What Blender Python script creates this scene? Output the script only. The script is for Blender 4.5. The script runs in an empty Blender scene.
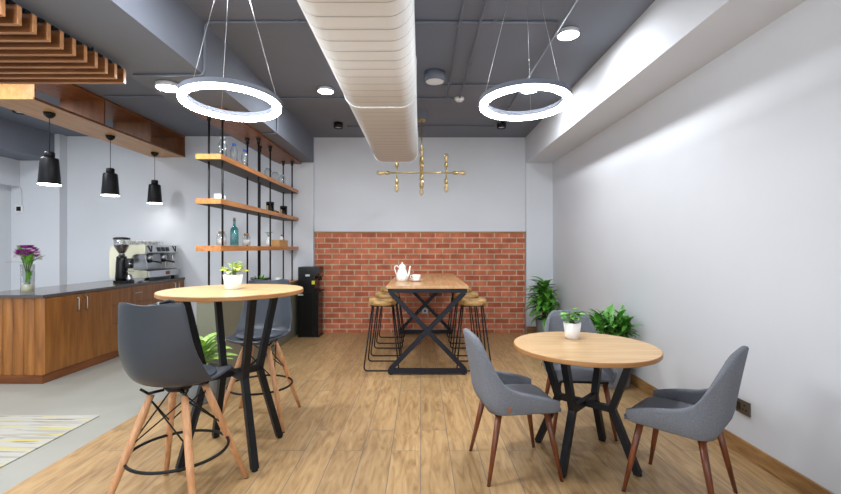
import bpy, bmesh, math, random
from mathutils import Vector, Matrix
random.seed(7)
sc = bpy.context.scene
COL = sc.collection
PI = math.pi
F, H = 428.0, 1.40            # focal length in pixels, eye height in metres

# ------------------------------------------------------------------ materials
def srgb(r, g, b):
    def f(c):
        c /= 255.0
        return c / 12.92 if c <= 0.04045 else ((c + 0.055) / 1.055) ** 2.4
    return (f(r), f(g), f(b), 1.0)

def new_mat(name):
    m = bpy.data.materials.new(name); m.use_nodes = True
    nt = m.node_tree
    return m, nt, nt.nodes['Principled BSDF']

def plain(name, col, rough=0.5, metal=0.0, noise=0.05, nscale=14.0, bump=0.0, bscale=200.0, emit=None, estr=0.0, spec=0.5, coat=0.0):
    m, nt, b = new_mat(name)
    tc = nt.nodes.new('ShaderNodeTexCoord')
    n = nt.nodes.new('ShaderNodeTexNoise'); n.inputs['Scale'].default_value = nscale; n.inputs['Detail'].default_value = 4
    nt.links.new(tc.outputs['Object'], n.inputs['Vector'])
    r = nt.nodes.new('ShaderNodeValToRGB')
    c = Vector(col[:3])
    lo = [max(0, x * (1 - noise)) for x in c]; hi = [min(1, x * (1 + noise)) for x in c]
    r.color_ramp.elements[0].color = (*lo, 1); r.color_ramp.elements[0].position = 0.3
    r.color_ramp.elements[1].color = (*hi, 1); r.color_ramp.elements[1].position = 0.7
    nt.links.new(n.outputs['Fac'], r.inputs['Fac'])
    nt.links.new(r.outputs['Color'], b.inputs['Base Color'])
    b.inputs['Roughness'].default_value = rough; b.inputs['Metallic'].default_value = metal
    b.inputs['Specular IOR Level'].default_value = spec
    b.inputs['Coat Weight'].default_value = coat
    if bump:
        n2 = nt.nodes.new('ShaderNodeTexNoise'); n2.inputs['Scale'].default_value = bscale; n2.inputs['Detail'].default_value = 3
        nt.links.new(tc.outputs['Object'], n2.inputs['Vector'])
        bp = nt.nodes.new('ShaderNodeBump'); bp.inputs['Strength'].default_value = bump; bp.inputs['Distance'].default_value = 0.004
        nt.links.new(n2.outputs['Fac'], bp.inputs['Height']); nt.links.new(bp.outputs['Normal'], b.inputs['Normal'])
    if emit:
        b.inputs['Emission Color'].default_value = emit; b.inputs['Emission Strength'].default_value = estr
    return m

def glassy(name, col, rough=0.02, tint=1.0):
    """thin clear glass: see-through with a fresnel gloss"""
    m = bpy.data.materials.new(name); m.use_nodes = True
    nt = m.node_tree; nt.nodes.clear()
    out = nt.nodes.new('ShaderNodeOutputMaterial'); mx = nt.nodes.new('ShaderNodeMixShader')
    tr = nt.nodes.new('ShaderNodeBsdfTransparent'); tr.inputs['Color'].default_value = col
    gl = nt.nodes.new('ShaderNodeBsdfGlossy'); gl.inputs['Roughness'].default_value = rough
    lw = nt.nodes.new('ShaderNodeLayerWeight'); lw.inputs['Blend'].default_value = .5
    pw = nt.nodes.new('ShaderNodeMath'); pw.operation = 'POWER'; pw.inputs[1].default_value = 3.0
    mr = nt.nodes.new('ShaderNodeMapRange'); mr.inputs['To Min'].default_value = .10; mr.inputs['To Max'].default_value = .8
    nt.links.new(lw.outputs['Facing'], pw.inputs[0]); nt.links.new(pw.outputs[0], mr.inputs['Value'])
    nt.links.new(mr.outputs[0], mx.inputs['Fac']); nt.links.new(tr.outputs[0], mx.inputs[1]); nt.links.new(gl.outputs[0], mx.inputs[2])
    nt.links.new(mx.outputs[0], out.inputs['Surface'])
    return m

def wood(name, dark, light, stretch=(1, 12, 12), scale=2.5, rough=0.4, coat=0.0, spec=0.5):
    m, nt, b = new_mat(name)
    tc = nt.nodes.new('ShaderNodeTexCoord'); mp = nt.nodes.new('ShaderNodeMapping')
    mp.inputs['Scale'].default_value = stretch
    nt.links.new(tc.outputs['Object'], mp.inputs['Vector'])
    n = nt.nodes.new('ShaderNodeTexNoise'); n.inputs['Scale'].default_value = scale; n.inputs['Detail'].default_value = 6
    n.inputs['Distortion'].default_value = 0.6
    nt.links.new(mp.outputs['Vector'], n.inputs['Vector'])
    r = nt.nodes.new('ShaderNodeValToRGB')
    r.color_ramp.elements[0].color = dark; r.color_ramp.elements[0].position = 0.32
    r.color_ramp.elements[1].color = light; r.color_ramp.elements[1].position = 0.68
    nt.links.new(n.outputs['Fac'], r.inputs['Fac']); nt.links.new(r.outputs['Color'], b.inputs['Base Color'])
    b.inputs['Roughness'].default_value = rough; b.inputs['Coat Weight'].default_value = coat
    b.inputs['Specular IOR Level'].default_value = spec
    return m

def floor_wood():
    m, nt, b = new_mat('wood_plank_floor')
    N = nt.nodes.new; L = nt.links.new
    tc = N('ShaderNodeTexCoord'); sep = N('ShaderNodeSeparateXYZ'); L(tc.outputs['Object'], sep.inputs[0])
    def mth(op, a, bb=None):
        n = N('ShaderNodeMath'); n.operation = op
        for i, v in enumerate((a, bb)):
            if v is None: continue
            if isinstance(v, (int, float)): n.inputs[i].default_value = v
            else: L(v, n.inputs[i])
        return n.outputs[0]
    cx = mth('DIVIDE', mth('ADD', sep.outputs['X'], 20.0), 0.2)
    col = mth('FLOOR', cx); fx = mth('FRACT', cx)
    par = mth('MODULO', col, 2.0)
    cy = mth('DIVIDE', mth('ADD', mth('ADD', sep.outputs['Y'], 20.0 - 3.45 + 20 * 0 + 0.0), mth('MULTIPLY', par, 0.335)), 1.24)
    row = mth('FLOOR', cy); fy = mth('FRACT', cy)
    # grout lines
    ex = mth('MULTIPLY', mth('MINIMUM', fx, mth('SUBTRACT', 1.0, fx)), 0.2)
    ey = mth('MULTIPLY', mth('MINIMUM', fy, mth('SUBTRACT', 1.0, fy)), 1.24)
    edge = mth('MINIMUM', ex, ey)
    g = N('ShaderNodeMapRange'); g.inputs['From Min'].default_value = 0.0016; g.inputs['From Max'].default_value = 0.0034
    L(edge, g.inputs['Value'])
    # per-plank random
    cmb = N('ShaderNodeCombineXYZ'); L(col, cmb.inputs[0]); L(row, cmb.inputs[1])
    wn = N('ShaderNodeTexWhiteNoise'); wn.noise_dimensions = '3D'; L(cmb.outputs[0], wn.inputs['Vector'])
    # grain
    cm2 = N('ShaderNodeCombineXYZ')
    L(mth('MULTIPLY', sep.outputs['X'], 9.0), cm2.inputs[0]); L(mth('MULTIPLY', sep.outputs['Y'], 1.3), cm2.inputs[1]); L(mth('MULTIPLY', wn.outputs['Value'], 40.0), cm2.inputs[2])
    n = N('ShaderNodeTexNoise'); n.inputs['Scale'].default_value = 2.2; n.inputs['Detail'].default_value = 7; n.inputs['Distortion'].default_value = 1.6
    L(cm2.outputs[0], n.inputs['Vector'])
    r = N('ShaderNodeValToRGB')
    e = r.color_ramp.elements
    e[0].position = 0.28; e[0].color = srgb(140, 108, 71)
    e[1].position = 0.72; e[1].color = srgb(186, 154, 111)
    mid = e.new(0.5); mid.color = srgb(170, 137, 95)
    L(n.outputs['Fac'], r.inputs['Fac'])
    mx = N('ShaderNodeMix'); mx.data_type = 'RGBA'; mx.blend_type = 'MULTIPLY'; mx.inputs['Factor'].default_value = 1.0
    tr = N('ShaderNodeMapRange'); tr.inputs['To Min'].default_value = 0.90; tr.inputs['To Max'].default_value = 1.06; L(wn.outputs['Value'], tr.inputs['Value'])
    cc = N('ShaderNodeCombineColor'); [L(tr.outputs[0], cc.inputs[i]) for i in range(3)]
    L(r.outputs['Color'], mx.inputs['A']); L(cc.outputs[0], mx.inputs['B'])
    mg = N('ShaderNodeMix'); mg.data_type = 'RGBA'
    L(g.outputs[0], mg.inputs['Factor']); mg.inputs['A'].default_value = srgb(112, 105, 97); L(mx.outputs['Result'], mg.inputs['B'])
    L(mg.outputs['Result'], b.inputs['Base Color'])
    b.inputs['Roughness'].default_value = 0.36
    b.inputs['Specular IOR Level'].default_value = 0.45
    bp = N('ShaderNodeBump'); bp.inputs['Strength'].default_value = 0.25; bp.inputs['Distance'].default_value = 0.002
    L(g.outputs[0], bp.inputs['Height']); L(bp.outputs['Normal'], b.inputs['Normal'])
    return m

def brick_mat():
    m, nt, b = new_mat('red_brick')
    N = nt.nodes.new; L = nt.links.new
    tc = N('ShaderNodeTexCoord'); sep = N('ShaderNodeSeparateXYZ'); L(tc.outputs['Object'], sep.inputs[0])
    cmb = N('ShaderNodeCombineXYZ'); L(sep.outputs['X'], cmb.inputs[0]); L(sep.outputs['Z'], cmb.inputs[1])
    mp = N('ShaderNodeMapping'); mp.inputs['Location'].default_value = (5.0, 4 * 0.0888 + 0.03, 0); L(cmb.outputs[0], mp.inputs['Vector'])
    bt = N('ShaderNodeTexBrick'); L(mp.outputs[0], bt.inputs['Vector'])
    bt.inputs['Scale'].default_value = 1.0; bt.inputs['Brick Width'].default_value = 0.244; bt.inputs['Row Height'].default_value = 0.0888
    bt.inputs['Mortar Size'].default_value = 0.0085; bt.inputs['Mortar Smooth'].default_value = 0.15; bt.inputs['Bias'].default_value = 0.0
    bt.inputs['Color1'].default_value = srgb(170, 86, 56); bt.inputs['Color2'].default_value = srgb(204, 116, 82); bt.inputs['Mortar'].default_value = srgb(190, 176, 150)
    n = N('ShaderNodeTexNoise'); n.inputs['Scale'].default_value = 9.0; n.inputs['Detail'].default_value = 6; L(tc.outputs['Object'], n.inputs['Vector'])
    mr = N('ShaderNodeMapRange'); mr.inputs['From Min'].default_value = .3; mr.inputs['From Max'].default_value = .7; mr.inputs['To Min'].default_value = .74; mr.inputs['To Max'].default_value = 1.15; L(n.outputs['Fac'], mr.inputs['Value'])
    cc = N('ShaderNodeCombineColor'); [L(mr.outputs[0], cc.inputs[i]) for i in range(3)]
    mx = N('ShaderNodeMix'); mx.data_type = 'RGBA'; mx.blend_type = 'MULTIPLY'; mx.inputs['Factor'].default_value = 1.0
    L(bt.outputs['Color'], mx.inputs['A']); L(cc.outputs[0], mx.inputs['B'])
    L(mx.outputs['Result'], b.inputs['Base Color'])
    b.inputs['Roughness'].default_value = 0.8
    inv = N('ShaderNodeMath'); inv.operation = 'SUBTRACT'; inv.inputs[0].default_value = 1.0; L(bt.outputs['Fac'], inv.inputs[1])
    bp = N('ShaderNodeBump'); bp.inputs['Strength'].default_value = 0.8; bp.inputs['Distance'].default_value = 0.008
    L(inv.outputs[0], bp.inputs['Height']); L(bp.outputs['Normal'], b.inputs['Normal'])
    return m

def rug_mat():
    m, nt, b = new_mat('streaked_rug')
    N = nt.nodes.new; L = nt.links.new
    tc = N('ShaderNodeTexCoord'); mp = N('ShaderNodeMapping'); mp.inputs['Scale'].default_value = (1.6, 34, 1); L(tc.outputs['Object'], mp.inputs['Vector'])
    def layer(base, scale, seed, p0, p1, col):
        mp2 = N('ShaderNodeMapping'); mp2.inputs['Location'].default_value = (seed, seed * 1.7, 0); L(mp.outputs[0], mp2.inputs['Vector'])
        n = N('ShaderNodeTexNoise'); n.inputs['Scale'].default_value = scale; n.inputs['Detail'].default_value = 3; L(mp2.outputs[0], n.inputs['Vector'])
        r = N('ShaderNodeValToRGB'); r.color_ramp.elements[0].position = p0; r.color_ramp.elements[1].position = p1
        L(n.outputs['Fac'], r.inputs['Fac'])
        mx = N('ShaderNodeMix'); mx.data_type = 'RGBA'; L(r.outputs['Color'], mx.inputs['Factor'])
        if isinstance(base, tuple): mx.inputs['A'].default_value = base
        else: L(base, mx.inputs['A'])
        mx.inputs['B'].default_value = col
        return mx.outputs['Result']
    c = layer(srgb(170, 167, 160), 1.0, 3.0, .50, .60, srgb(152, 148, 138))
    c = layer(c, 0.9, 11.0, .57, .62, srgb(188, 172, 70))
    c = layer(c, 1.1, 27.0, .62, .66, srgb(104, 95, 78))
    L(c, b.inputs['Base Color']); b.inputs['Roughness'].default_value = 0.95
    return m

M = {}
M['wall'] = plain('white_wall_paint', srgb(211, 214, 220), .85, noise=.012, nscale=2, spec=.25)
M['ceil'] = plain('dark_grey_paint', srgb(117, 122, 134), .7, noise=.03, nscale=1.5, spec=.25)
M['concrete'] = plain('polished_concrete', srgb(152, 151, 143), .42, noise=.06, nscale=2.2)
M['floorwood'] = floor_wood()
M['brick'] = brick_mat()
M['rug'] = rug_mat()
M['skirt'] = wood('oak_baseboard', srgb(128, 92, 54), srgb(172, 132, 84), (1.0, 2.0, 14), 2.5)
M['greyskirt'] = plain('grey_skirting', srgb(150, 150, 150), .5)
M['tabletop'] = wood('oak_laminate', srgb(188, 149, 100), srgb(214, 178, 130), (1.2, 16, 10), 2.0, .3)
M['tableedge'] = wood('oak_edge_band', srgb(150, 104, 58), srgb(178, 128, 76), (2, 2, 30), 2.0, .4)
M['black'] = plain('black_powder_coat', srgb(17, 19, 23), .45, noise=.05, spec=.3)
M['navyblack'] = plain('blue_black_steel', srgb(18, 23, 34), .45, noise=.05, spec=.3)
M['blackgloss'] = plain('black_gloss_plastic', srgb(10, 11, 13), .25, noise=.05, spec=.35)
M['wire'] = plain('black_wire', srgb(12, 12, 14), .45, spec=.3)
M['shell'] = plain('grey_moulded_plastic', srgb(56, 61, 70), .38, noise=.02)
M['pad'] = plain('grey_leatherette', srgb(60, 67, 79), .42, noise=.04, bump=.1, bscale=300)
M['beech'] = wood('beech_legs', srgb(190, 134, 90), srgb(218, 166, 122), (14, 14, 1.2), 2.5, .4)
M['walnut'] = wood('walnut_legs', srgb(84, 42, 22), srgb(124, 66, 36), (14, 14, 1.5), 2.5, .35)
M['fabric'] = plain('grey_wool_fabric', srgb(114, 117, 124), .95, noise=.16, nscale=160, bump=.35, bscale=420, spec=.2)
M['tan'] = plain('tan_leather_tab', srgb(150, 92, 50), .6)
M['teak'] = wood('teak_veneer', srgb(120, 72, 27), srgb(152, 97, 43), (10, 10, .9), 2.0, .36)
M['teakflute'] = wood('teak_fluted', srgb(124, 72, 22), srgb(166, 106, 42), (10, 10, .9), 2.0, .36)
M['kick'] = wood('teak_plinth', srgb(98, 52, 22), srgb(130, 74, 34), (1, 1, 10), 2.0, .4)
M['stone'] = plain('brown_quartz', srgb(86, 78, 76), .16, noise=.1, nscale=60, spec=.6)
M['steel'] = plain('brushed_steel', srgb(196, 198, 202), .28, 1.0, noise=.05)
M['slat'] = wood('slat_veneer', srgb(104, 62, 32), srgb(142, 90, 50), (1.0, 12, 10), 2.0, .42)
M['slatedge'] = wood('slat_edge', srgb(158, 108, 66), srgb(186, 136, 90), (1.0, 12, 10), 2.0, .45)
M['box'] = wood('light_oak_soffit', srgb(172, 122, 70), srgb(200, 150, 94), (12, 1.0, 8), 2.0, .4)
M['boxdark'] = wood('brown_veneer', srgb(110, 66, 32), srgb(140, 88, 46), (6, 6, 1.2), 2.0, .45)
M['shelfwood'] = wood('shelf_oak', srgb(170, 106, 52), srgb(204, 140, 78), (12, 1.0, 12), 2.0, .4)
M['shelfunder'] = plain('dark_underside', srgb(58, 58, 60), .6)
M['olive'] = plain('olive_grey_laminate', srgb(112, 110, 94), .55, noise=.03)
M['duct'] = plain('cream_painted_duct', srgb(226, 228, 229), .5, noise=.02, nscale=3)
M['ductseam'] = plain('duct_seam', srgb(178, 174, 164), .5)
M['brass'] = plain('brushed_brass', srgb(196, 176, 118), .35, 1.0, noise=.06)
M['bulbglass'] = glassy('amber_bulb_glass', srgb(255, 244, 222))
M['filament'] = plain('glowing_filament', srgb(236, 214, 170), .5, emit=srgb(255, 210, 140), estr=.08)
M['led'] = plain('led_diffuser', srgb(250, 250, 255), .5, emit=(0.94, 0.975, 1.0, 1), estr=180.0)
M['ring'] = plain('ring_diffuser', srgb(250, 250, 255), .5, emit=(0.95, 0.975, 1.0, 1), estr=29.0)
M['lampglow'] = plain('pendant_diffuser', srgb(250, 250, 250), .5, emit=(1.0, 0.97, 0.93, 1), estr=8.0)
M['offdisc'] = plain('frosted_disc', srgb(230, 230, 232), .4)
M['whiteplastic'] = plain('white_plastic', srgb(230, 231, 233), .4)
M['china'] = plain('white_china', srgb(244, 243, 240), .15, noise=.01, spec=.6)
M['ceramic'] = plain('white_ceramic_pot', srgb(238, 236, 232), .35, noise=.02)
M['greypot'] = plain('grey_clay_pot', srgb(120, 124, 126), .6)
M['soil'] = plain('potting_soil', srgb(60, 46, 34), .95, noise=.3, nscale=60)
M['leafdark'] = plain('dark_green_leaf', srgb(92, 156, 56), .4, noise=.45, nscale=16)
M['leafdeep'] = plain('deep_green_leaf', srgb(84, 146, 54), .4, noise=.45, nscale=18)
M['leaflime'] = plain('lime_leaf', srgb(182, 206, 74), .4, noise=.3, nscale=30)
M['leafmid'] = plain('mid_green_leaf', srgb(96, 160, 48), .4, noise=.4, nscale=30)
M['leafpale'] = plain('striped_pale_leaf', srgb(150, 184, 98), .45, noise=.5, nscale=22)
M['stem'] = plain('green_stem', srgb(92, 120, 52), .6)
M['bark'] = plain('cane_bark', srgb(120, 98, 70), .8)
M['purple'] = plain('purple_petal', srgb(158, 62, 148), .6, noise=.3, nscale=80)
M['whitepetal'] = plain('white_petal', srgb(238, 234, 236), .6)
M['glass'] = glassy('clear_glass', (0.97, 0.985, 0.985, 1))
M['teal'] = glassy('teal_glass', srgb(196, 234, 234))
M['water'] = plain('pale_gravel', srgb(214, 208, 176), .5, noise=.2, nscale=90)
M['cork'] = plain('cork', srgb(150, 112, 74), .8, noise=.2, nscale=80)
M['bluecap'] = plain('blue_cap', srgb(72, 104, 200), .4)
M['cream'] = plain('cream_enamel', srgb(224, 222, 196), .3, noise=.01)
M['beans'] = plain('coffee_beans', srgb(58, 36, 26), .5, noise=.5, nscale=120)
M['darkmetal'] = plain('dark_metal', srgb(44, 46, 50), .35, .6)
M['badge'] = plain('red_brown_badge', srgb(132, 60, 48), .4)
M['kraft'] = plain('tan_crate_wood', srgb(196, 152, 92), .6, noise=.1)
M['gold'] = plain('gold_label', srgb(190, 150, 80), .4, .3)
M['yellow'] = plain('yellow_sticker', srgb(226, 206, 40), .5)
M['silver'] = plain('silver_label', srgb(200, 203, 206), .4, .2)
M['outlet'] = plain('bronze_outlet', srgb(92, 82, 72), .35, .3)
M['rustic'] = plain('rustic_acacia', srgb(176, 138, 84), .5, noise=.6, nscale=15)
M['cord'] = plain('white_cord', srgb(214, 212, 204), .5)
M['red'] = plain('red_cap', srgb(170, 52, 44), .5)

# ------------------------------------------------------------------ mesh helpers
def B(): return bmesh.new()

def add(bm, verts, faces, mi=0):
    vs = [bm.verts.new(v) for v in verts]
    out = []
    for f in faces:
        try:
            fc = bm.faces.new([vs[i] for i in f]); fc.material_index = mi; out.append(fc)
        except ValueError: pass
    return vs, out

def box(bm, x0, x1, y0, y1, z0, z1, bevel=0.0, mi=0, mat=None, seg=2):
    t = bmesh.new()
    vs = [t.verts.new(p) for p in ((x0,y0,z0),(x1,y0,z0),(x1,y1,z0),(x0,y1,z0),(x0,y0,z1),(x1,y0,z1),(x1,y1,z1),(x0,y1,z1))]
    for f in ((3,2,1,0),(4,5,6,7),(0,1,5,4),(1,2,6,5),(2,3,7,6),(3,0,4,7)): t.faces.new([vs[i] for i in f])
    if bevel: bmesh.ops.bevel(t, geom=list(t.edges), offset=bevel, segments=seg, affect='EDGES', profile=.5)
    merge(bm, t, mi, mat)

def merge(bm, t, mi=0, mat=None):
    if mat is not None: bmesh.ops.transform(t, matrix=mat, verts=t.verts)
    t.verts.index_update()
    vs = [bm.verts.new(v.co) for v in t.verts]
    for f in t.faces:
        nf = bm.faces.new([vs[v.index] for v in f.verts]); nf.material_index = mi; nf.smooth = f.smooth
    t.free()

def frame_from(d):
    d = d.normalized()
    a = Vector((0, 0, 1)) if abs(d.z) < .95 else Vector((1, 0, 0))
    u = d.cross(a).normalized(); v = d.cross(u).normalized()
    return u, v

def tube(bm, pts, r, seg=8, mi=0, cap=True, closed=False):
    """round tube along pts; r one radius or a list"""
    pts = [Vector(p) for p in pts]; n = len(pts)
    rs = r if isinstance(r, (list, tuple)) else [r] * n
    rings = []; pu = None
    for i, p in enumerate(pts):
        if closed: d = pts[(i + 1) % n] - pts[i - 1]
        else: d = pts[min(i + 1, n - 1)] - pts[max(i - 1, 0)]
        d.normalize()
        if pu is None: u, v = frame_from(d)
        else:
            u = (pu - d * pu.dot(d)).normalized(); v = d.cross(u).normalized()
        pu = u
        rings.append([bm.verts.new(p + (u * math.cos(2*PI*k/seg) + v * math.sin(2*PI*k/seg)) * rs[i]) for k in range(seg)])
    m = n if closed else n - 1
    for i in range(m):
        a, b = rings[i], rings[(i + 1) % n]
        for k in range(seg):
            f = bm.faces.new((a[k], a[(k+1) % seg], b[(k+1) % seg], b[k])); f.material_index = mi; f.smooth = True
    if cap and not closed:
        f = bm.faces.new(rings[0][::-1]); f.material_index = mi
        f = bm.faces.new(rings[-1]); f.material_index = mi

def bar(bm, p, q, w, h, up=(0, 0, 1), mi=0, bevel=0.0):
    """rectangular bar from p to q, w across, h along 'up'"""
    p, q = Vector(p), Vector(q); d = (q - p); L = d.length; d.normalize()
    up = Vector(up); s = d.cross(up)
    if s.length < 1e-4: s = d.cross(Vector((1, 0, 0)))
    s.normalize(); u = s.cross(d).normalized()
    mt = Matrix(((s.x, d.x, u.x, p.x), (s.y, d.y, u.y, p.y), (s.z, d.z, u.z, p.z), (0, 0, 0, 1)))
    box(bm, -w/2, w/2, 0, L, -h/2, h/2, bevel, mi, mt)

def lathe(bm, prof, seg=24, c=(0, 0, 0), mi=0, smooth=True):
    rings = []
    for r, z in prof:
        if r < 1e-6: rings.append([bm.verts.new((c[0], c[1], c[2] + z))])
        else: rings.append([bm.verts.new((c[0] + r*math.cos(2*PI*k/seg), c[1] + r*math.sin(2*PI*k/seg), c[2] + z)) for k in range(seg)])
    for a, b in zip(rings, rings[1:]):
        for k in range(seg):
            k2 = (k + 1) % seg
            if len(a) == 1 and len(b) == 1: continue
            if len(a) == 1: vs = (a[0], b[k2], b[k])
            elif len(b) == 1: vs = (a[k], a[k2], b[0])
            else: vs = (a[k], a[k2], b[k2], b[k])
            f = bm.faces.new(vs); f.material_index = mi; f.smooth = smooth

def prism(bm, poly, axis, a, b, mi=0):
    """polygon of 2D points extruded along axis ('x','y','z') from a to b"""
    def P(u, v, w):
        return {'x': (w, u, v), 'y': (u, w, v), 'z': (u, v, w)}[axis]
    n = len(poly)
    add(bm, [P(u, v, a) for u, v in poly] + [P(u, v, b) for u, v in poly],
        [tuple(range(n))[::-1], tuple(range(n, 2*n))] + [(i, (i+1) % n, n + (i+1) % n, n + i) for i in range(n)], mi)

def fillet(pts, r=.05, n=5):
    """round the corners of a polyline"""
    pts = [Vector(p) for p in pts]; out = [pts[0]]
    for a, b, c in zip(pts, pts[1:], pts[2:]):
        ra = min(r, (a-b).length * .45); rc = min(r, (c-b).length * .45)
        p0 = b + (a-b).normalized() * ra; p1 = b + (c-b).normalized() * rc
        for i in range(n + 1):
            t = i / n; out.append(p0 * (1-t)**2 + b * 2*t*(1-t) + p1 * t*t)
    out.append(pts[-1]); return out

def leaf(bm, base, az, el, L, W, droop=.6, seg=7, fold=.25, mi=0, point=1.0, start=.25, twist=0.0):
    """one leaf blade: starts at base, leaves along az/el, bends down by droop"""
    p = Vector(base); rows = []
    for i in range(seg + 1):
        t = i / seg
        e = el - droop * t * 1.6
        d = Vector((math.cos(az) * math.cos(e), math.sin(az) * math.cos(e), math.sin(e)))
        side = Vector((-math.sin(az), math.cos(az), 0))
        up = side.cross(d) * -1
        side = (side * math.cos(twist) + up * math.sin(twist))
        w = W * .5 * (max(0.02, math.sin(PI * min(1, (start * .5 + t * (1 - start * .5)) ** point)) ** .8) if i < seg else 0.02)
        rows.append((p - side * w + up * w * fold, p.copy(), p + side * w + up * w * fold))
        p = p + d * (L / seg)
    vs = [[bm.verts.new(q) for q in r] for r in rows]
    for a, b in zip(vs, vs[1:]):
        for k in (0, 1):
            f = bm.faces.new((a[k], a[k+1], b[k+1], b[k])); f.material_index = mi; f.smooth = True

def cr(pts, t):
    """Catmull-Rom through a list of tuples, t in 0..1"""
    n = len(pts) - 1; x = min(max(t, 0), 1) * n; i = min(int(x), n - 1); f = x - i
    p0 = pts[max(i-1, 0)]; p1 = pts[i]; p2 = pts[i+1]; p3 = pts[min(i+2, n)]
    return tuple(.5 * (2*b + (c-a)*f + (2*a - 5*b + 4*c - d)*f*f + (3*b - a - 3*c + d)*f**3) for a, b, c, d in zip(p0, p1, p2, p3))

def obj(name, bm, mats, parent=None, smooth=False, recalc=True, loc=None):
    if recalc: bmesh.ops.recalc_face_normals(bm, faces=bm.faces)
    me = bpy.data.meshes.new(name); bm.to_mesh(me); bm.free()
    for m in (mats if isinstance(mats, (list, tuple)) else [mats]): me.materials.append(m)
    if smooth:
        for p in me.polygons: p.use_smooth = True
    o = bpy.data.objects.new(name, me); COL.objects.link(o)
    if parent: o.parent = parent
    if loc: o.location = loc
    return o

def tag(o, label, cat, group=None, kind=None):
    o['label'] = label; o['category'] = cat
    if group: o['group'] = group
    if kind: o['kind'] = kind
    return o

def thing(name, label, cat, loc=(0, 0, 0), rz=0.0, group=None):
    o = bpy.data.objects.new(name, None); COL.objects.link(o)
    o.empty_display_size = .1
    o.location = loc; o.rotation_euler = (0, 0, rz)
    return tag(o, label, cat, group)

def struct(name, bm, mat, label, cat):
    o = obj(name, bm, mat); o['kind'] = 'structure'; o['label'] = label; o['category'] = cat
    return o

def dup(root, loc, label, rz=None, group=None):
    r = root.copy(); COL.objects.link(r); r.location = loc
    if rz is not None: r.rotation_euler = (0, 0, rz)
    r['label'] = label
    if group: r['group'] = group
    for ch in list(root.children):
        c = ch.copy(); COL.objects.link(c); c.parent = r
        for g in list(ch.children):
            d = g.copy(); COL.objects.link(d); d.parent = c
    return r

# ------------------------------------------------------------------ room shell
CZ = 3.24; YB = 7.12; YN = -3.6
XR = 2.18; BX = 1.744; BZ = 2.80
EDGE = -2.387
bm = B(); box(bm, EDGE, XR + .1, YN, YB + .1, -.1, 0); struct('floor', bm, M['floorwood'], 'oak coloured wood plank floor running towards the brick wall', 'floor')
bm = B(); box(bm, -6.8, EDGE, YN, YB + .1, -.1, 0); struct('floor_concrete', bm, M['concrete'], 'pale grey concrete floor along the coffee counter', 'floor')
bm = B(); box(bm, -6.8, XR + .1, YN, YB + .1, CZ, CZ + .1); struct('ceiling', bm, M['ceil'], 'dark grey painted ceiling slab', 'ceiling')
bm = B(); box(bm, -1.765, BX, YB, YB + .1, 0, CZ); struct('wall_back', bm, M['wall'], 'white painted wall above the brick panel', 'wall')
bm = B(); box(bm, -5.82, -1.765, 7.05, YB + .1, 0, CZ); struct('wall_back_left', bm, M['wall'], 'white painted wall behind the coffee machine and shelf', 'wall')
bm = B(); box(bm, BX, XR, 7.05, YB + .1, 0, CZ); struct('wall_back_right', bm, M['wall'], 'narrow white pier between brick panel and right wall', 'wall')
bm = B(); box(bm, XR, XR + .1, YN, YB + .1, 0, CZ); struct('wall_right', bm, M['wall'], 'large blank white wall beside the round dining table', 'wall')
bm = B(); box(bm, -6.8, -5.82, 6.9, YB + .1, 0, CZ); struct('wall_pillar', bm, M['wall'], 'white pillar behind the flower vase', 'wall')
bm = B(); box(bm, -6.8, -6.6, YN, 6.9, 0, 2.39); box(bm, -6.8, -6.46, YN, 6.9, 2.39, CZ); struct('wall_left', bm, M['wall'], 'white side wall with lintel beyond the counter', 'wall')
bm = B(); box(bm, -1.75, 1.73, 7.08, YB, 0, 1.645); struct('wall_brick', bm, M['brick'], 'red brick wainscot panel behind the long table', 'wall')
bm = B(); box(bm, -1.755, 1.735, 7.065, YB, 1.645, 1.672, .003); struct('trim_1', bm, M['skirt'], 'thin wooden cap on top of the brick panel', 'trim')
# beams
bm = B(); box(bm, BX, XR, YN, 7.05, BZ, CZ); struct('beam_right', bm, M['wall'], 'white boxed beam along the top of the right wall', 'beam')
bm = B(); box(bm, -2.39, -1.76, YN, 7.05, 2.81, CZ); struct('beam_left', bm, M['ceil'], 'dark grey beam above the hanging shelf', 'beam')
bm = B(); box(bm, -6.46, -5.9, YN, 6.9, 2.81, CZ); struct('beam_far_left', bm, M['ceil'], 'dark grey beam ending at the white pillar', 'beam')
# baseboards
bm = B(); box(bm, XR - .014, XR, YN, 7.05, .0, .108, .003); struct('baseboard_right', bm, M['skirt'], 'brown wooden baseboard along the right wall', 'baseboard')
bm = B(); box(bm, BX, XR - .014, 7.036, 7.05, .0, .108, .003); struct('baseboard_back_right', bm, M['skirt'], 'short wooden baseboard on the white pier', 'baseboard')
bm = B(); box(bm, -3.88, -1.765, 7.036, 7.05, .0, .10, .003); struct('baseboard_back_left', bm, M['greyskirt'], 'grey baseboard under the white wall beside the counter', 'baseboard')

# ------------------------------------------------------------------ rug
bm = B(); box(bm, -5.3, -2.668, 1.6, 3.56, .0005, .010, .003)
tag(obj('rug', bm, M['rug']), 'pale rug with yellow and grey streaks on the concrete floor', 'rug')

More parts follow.
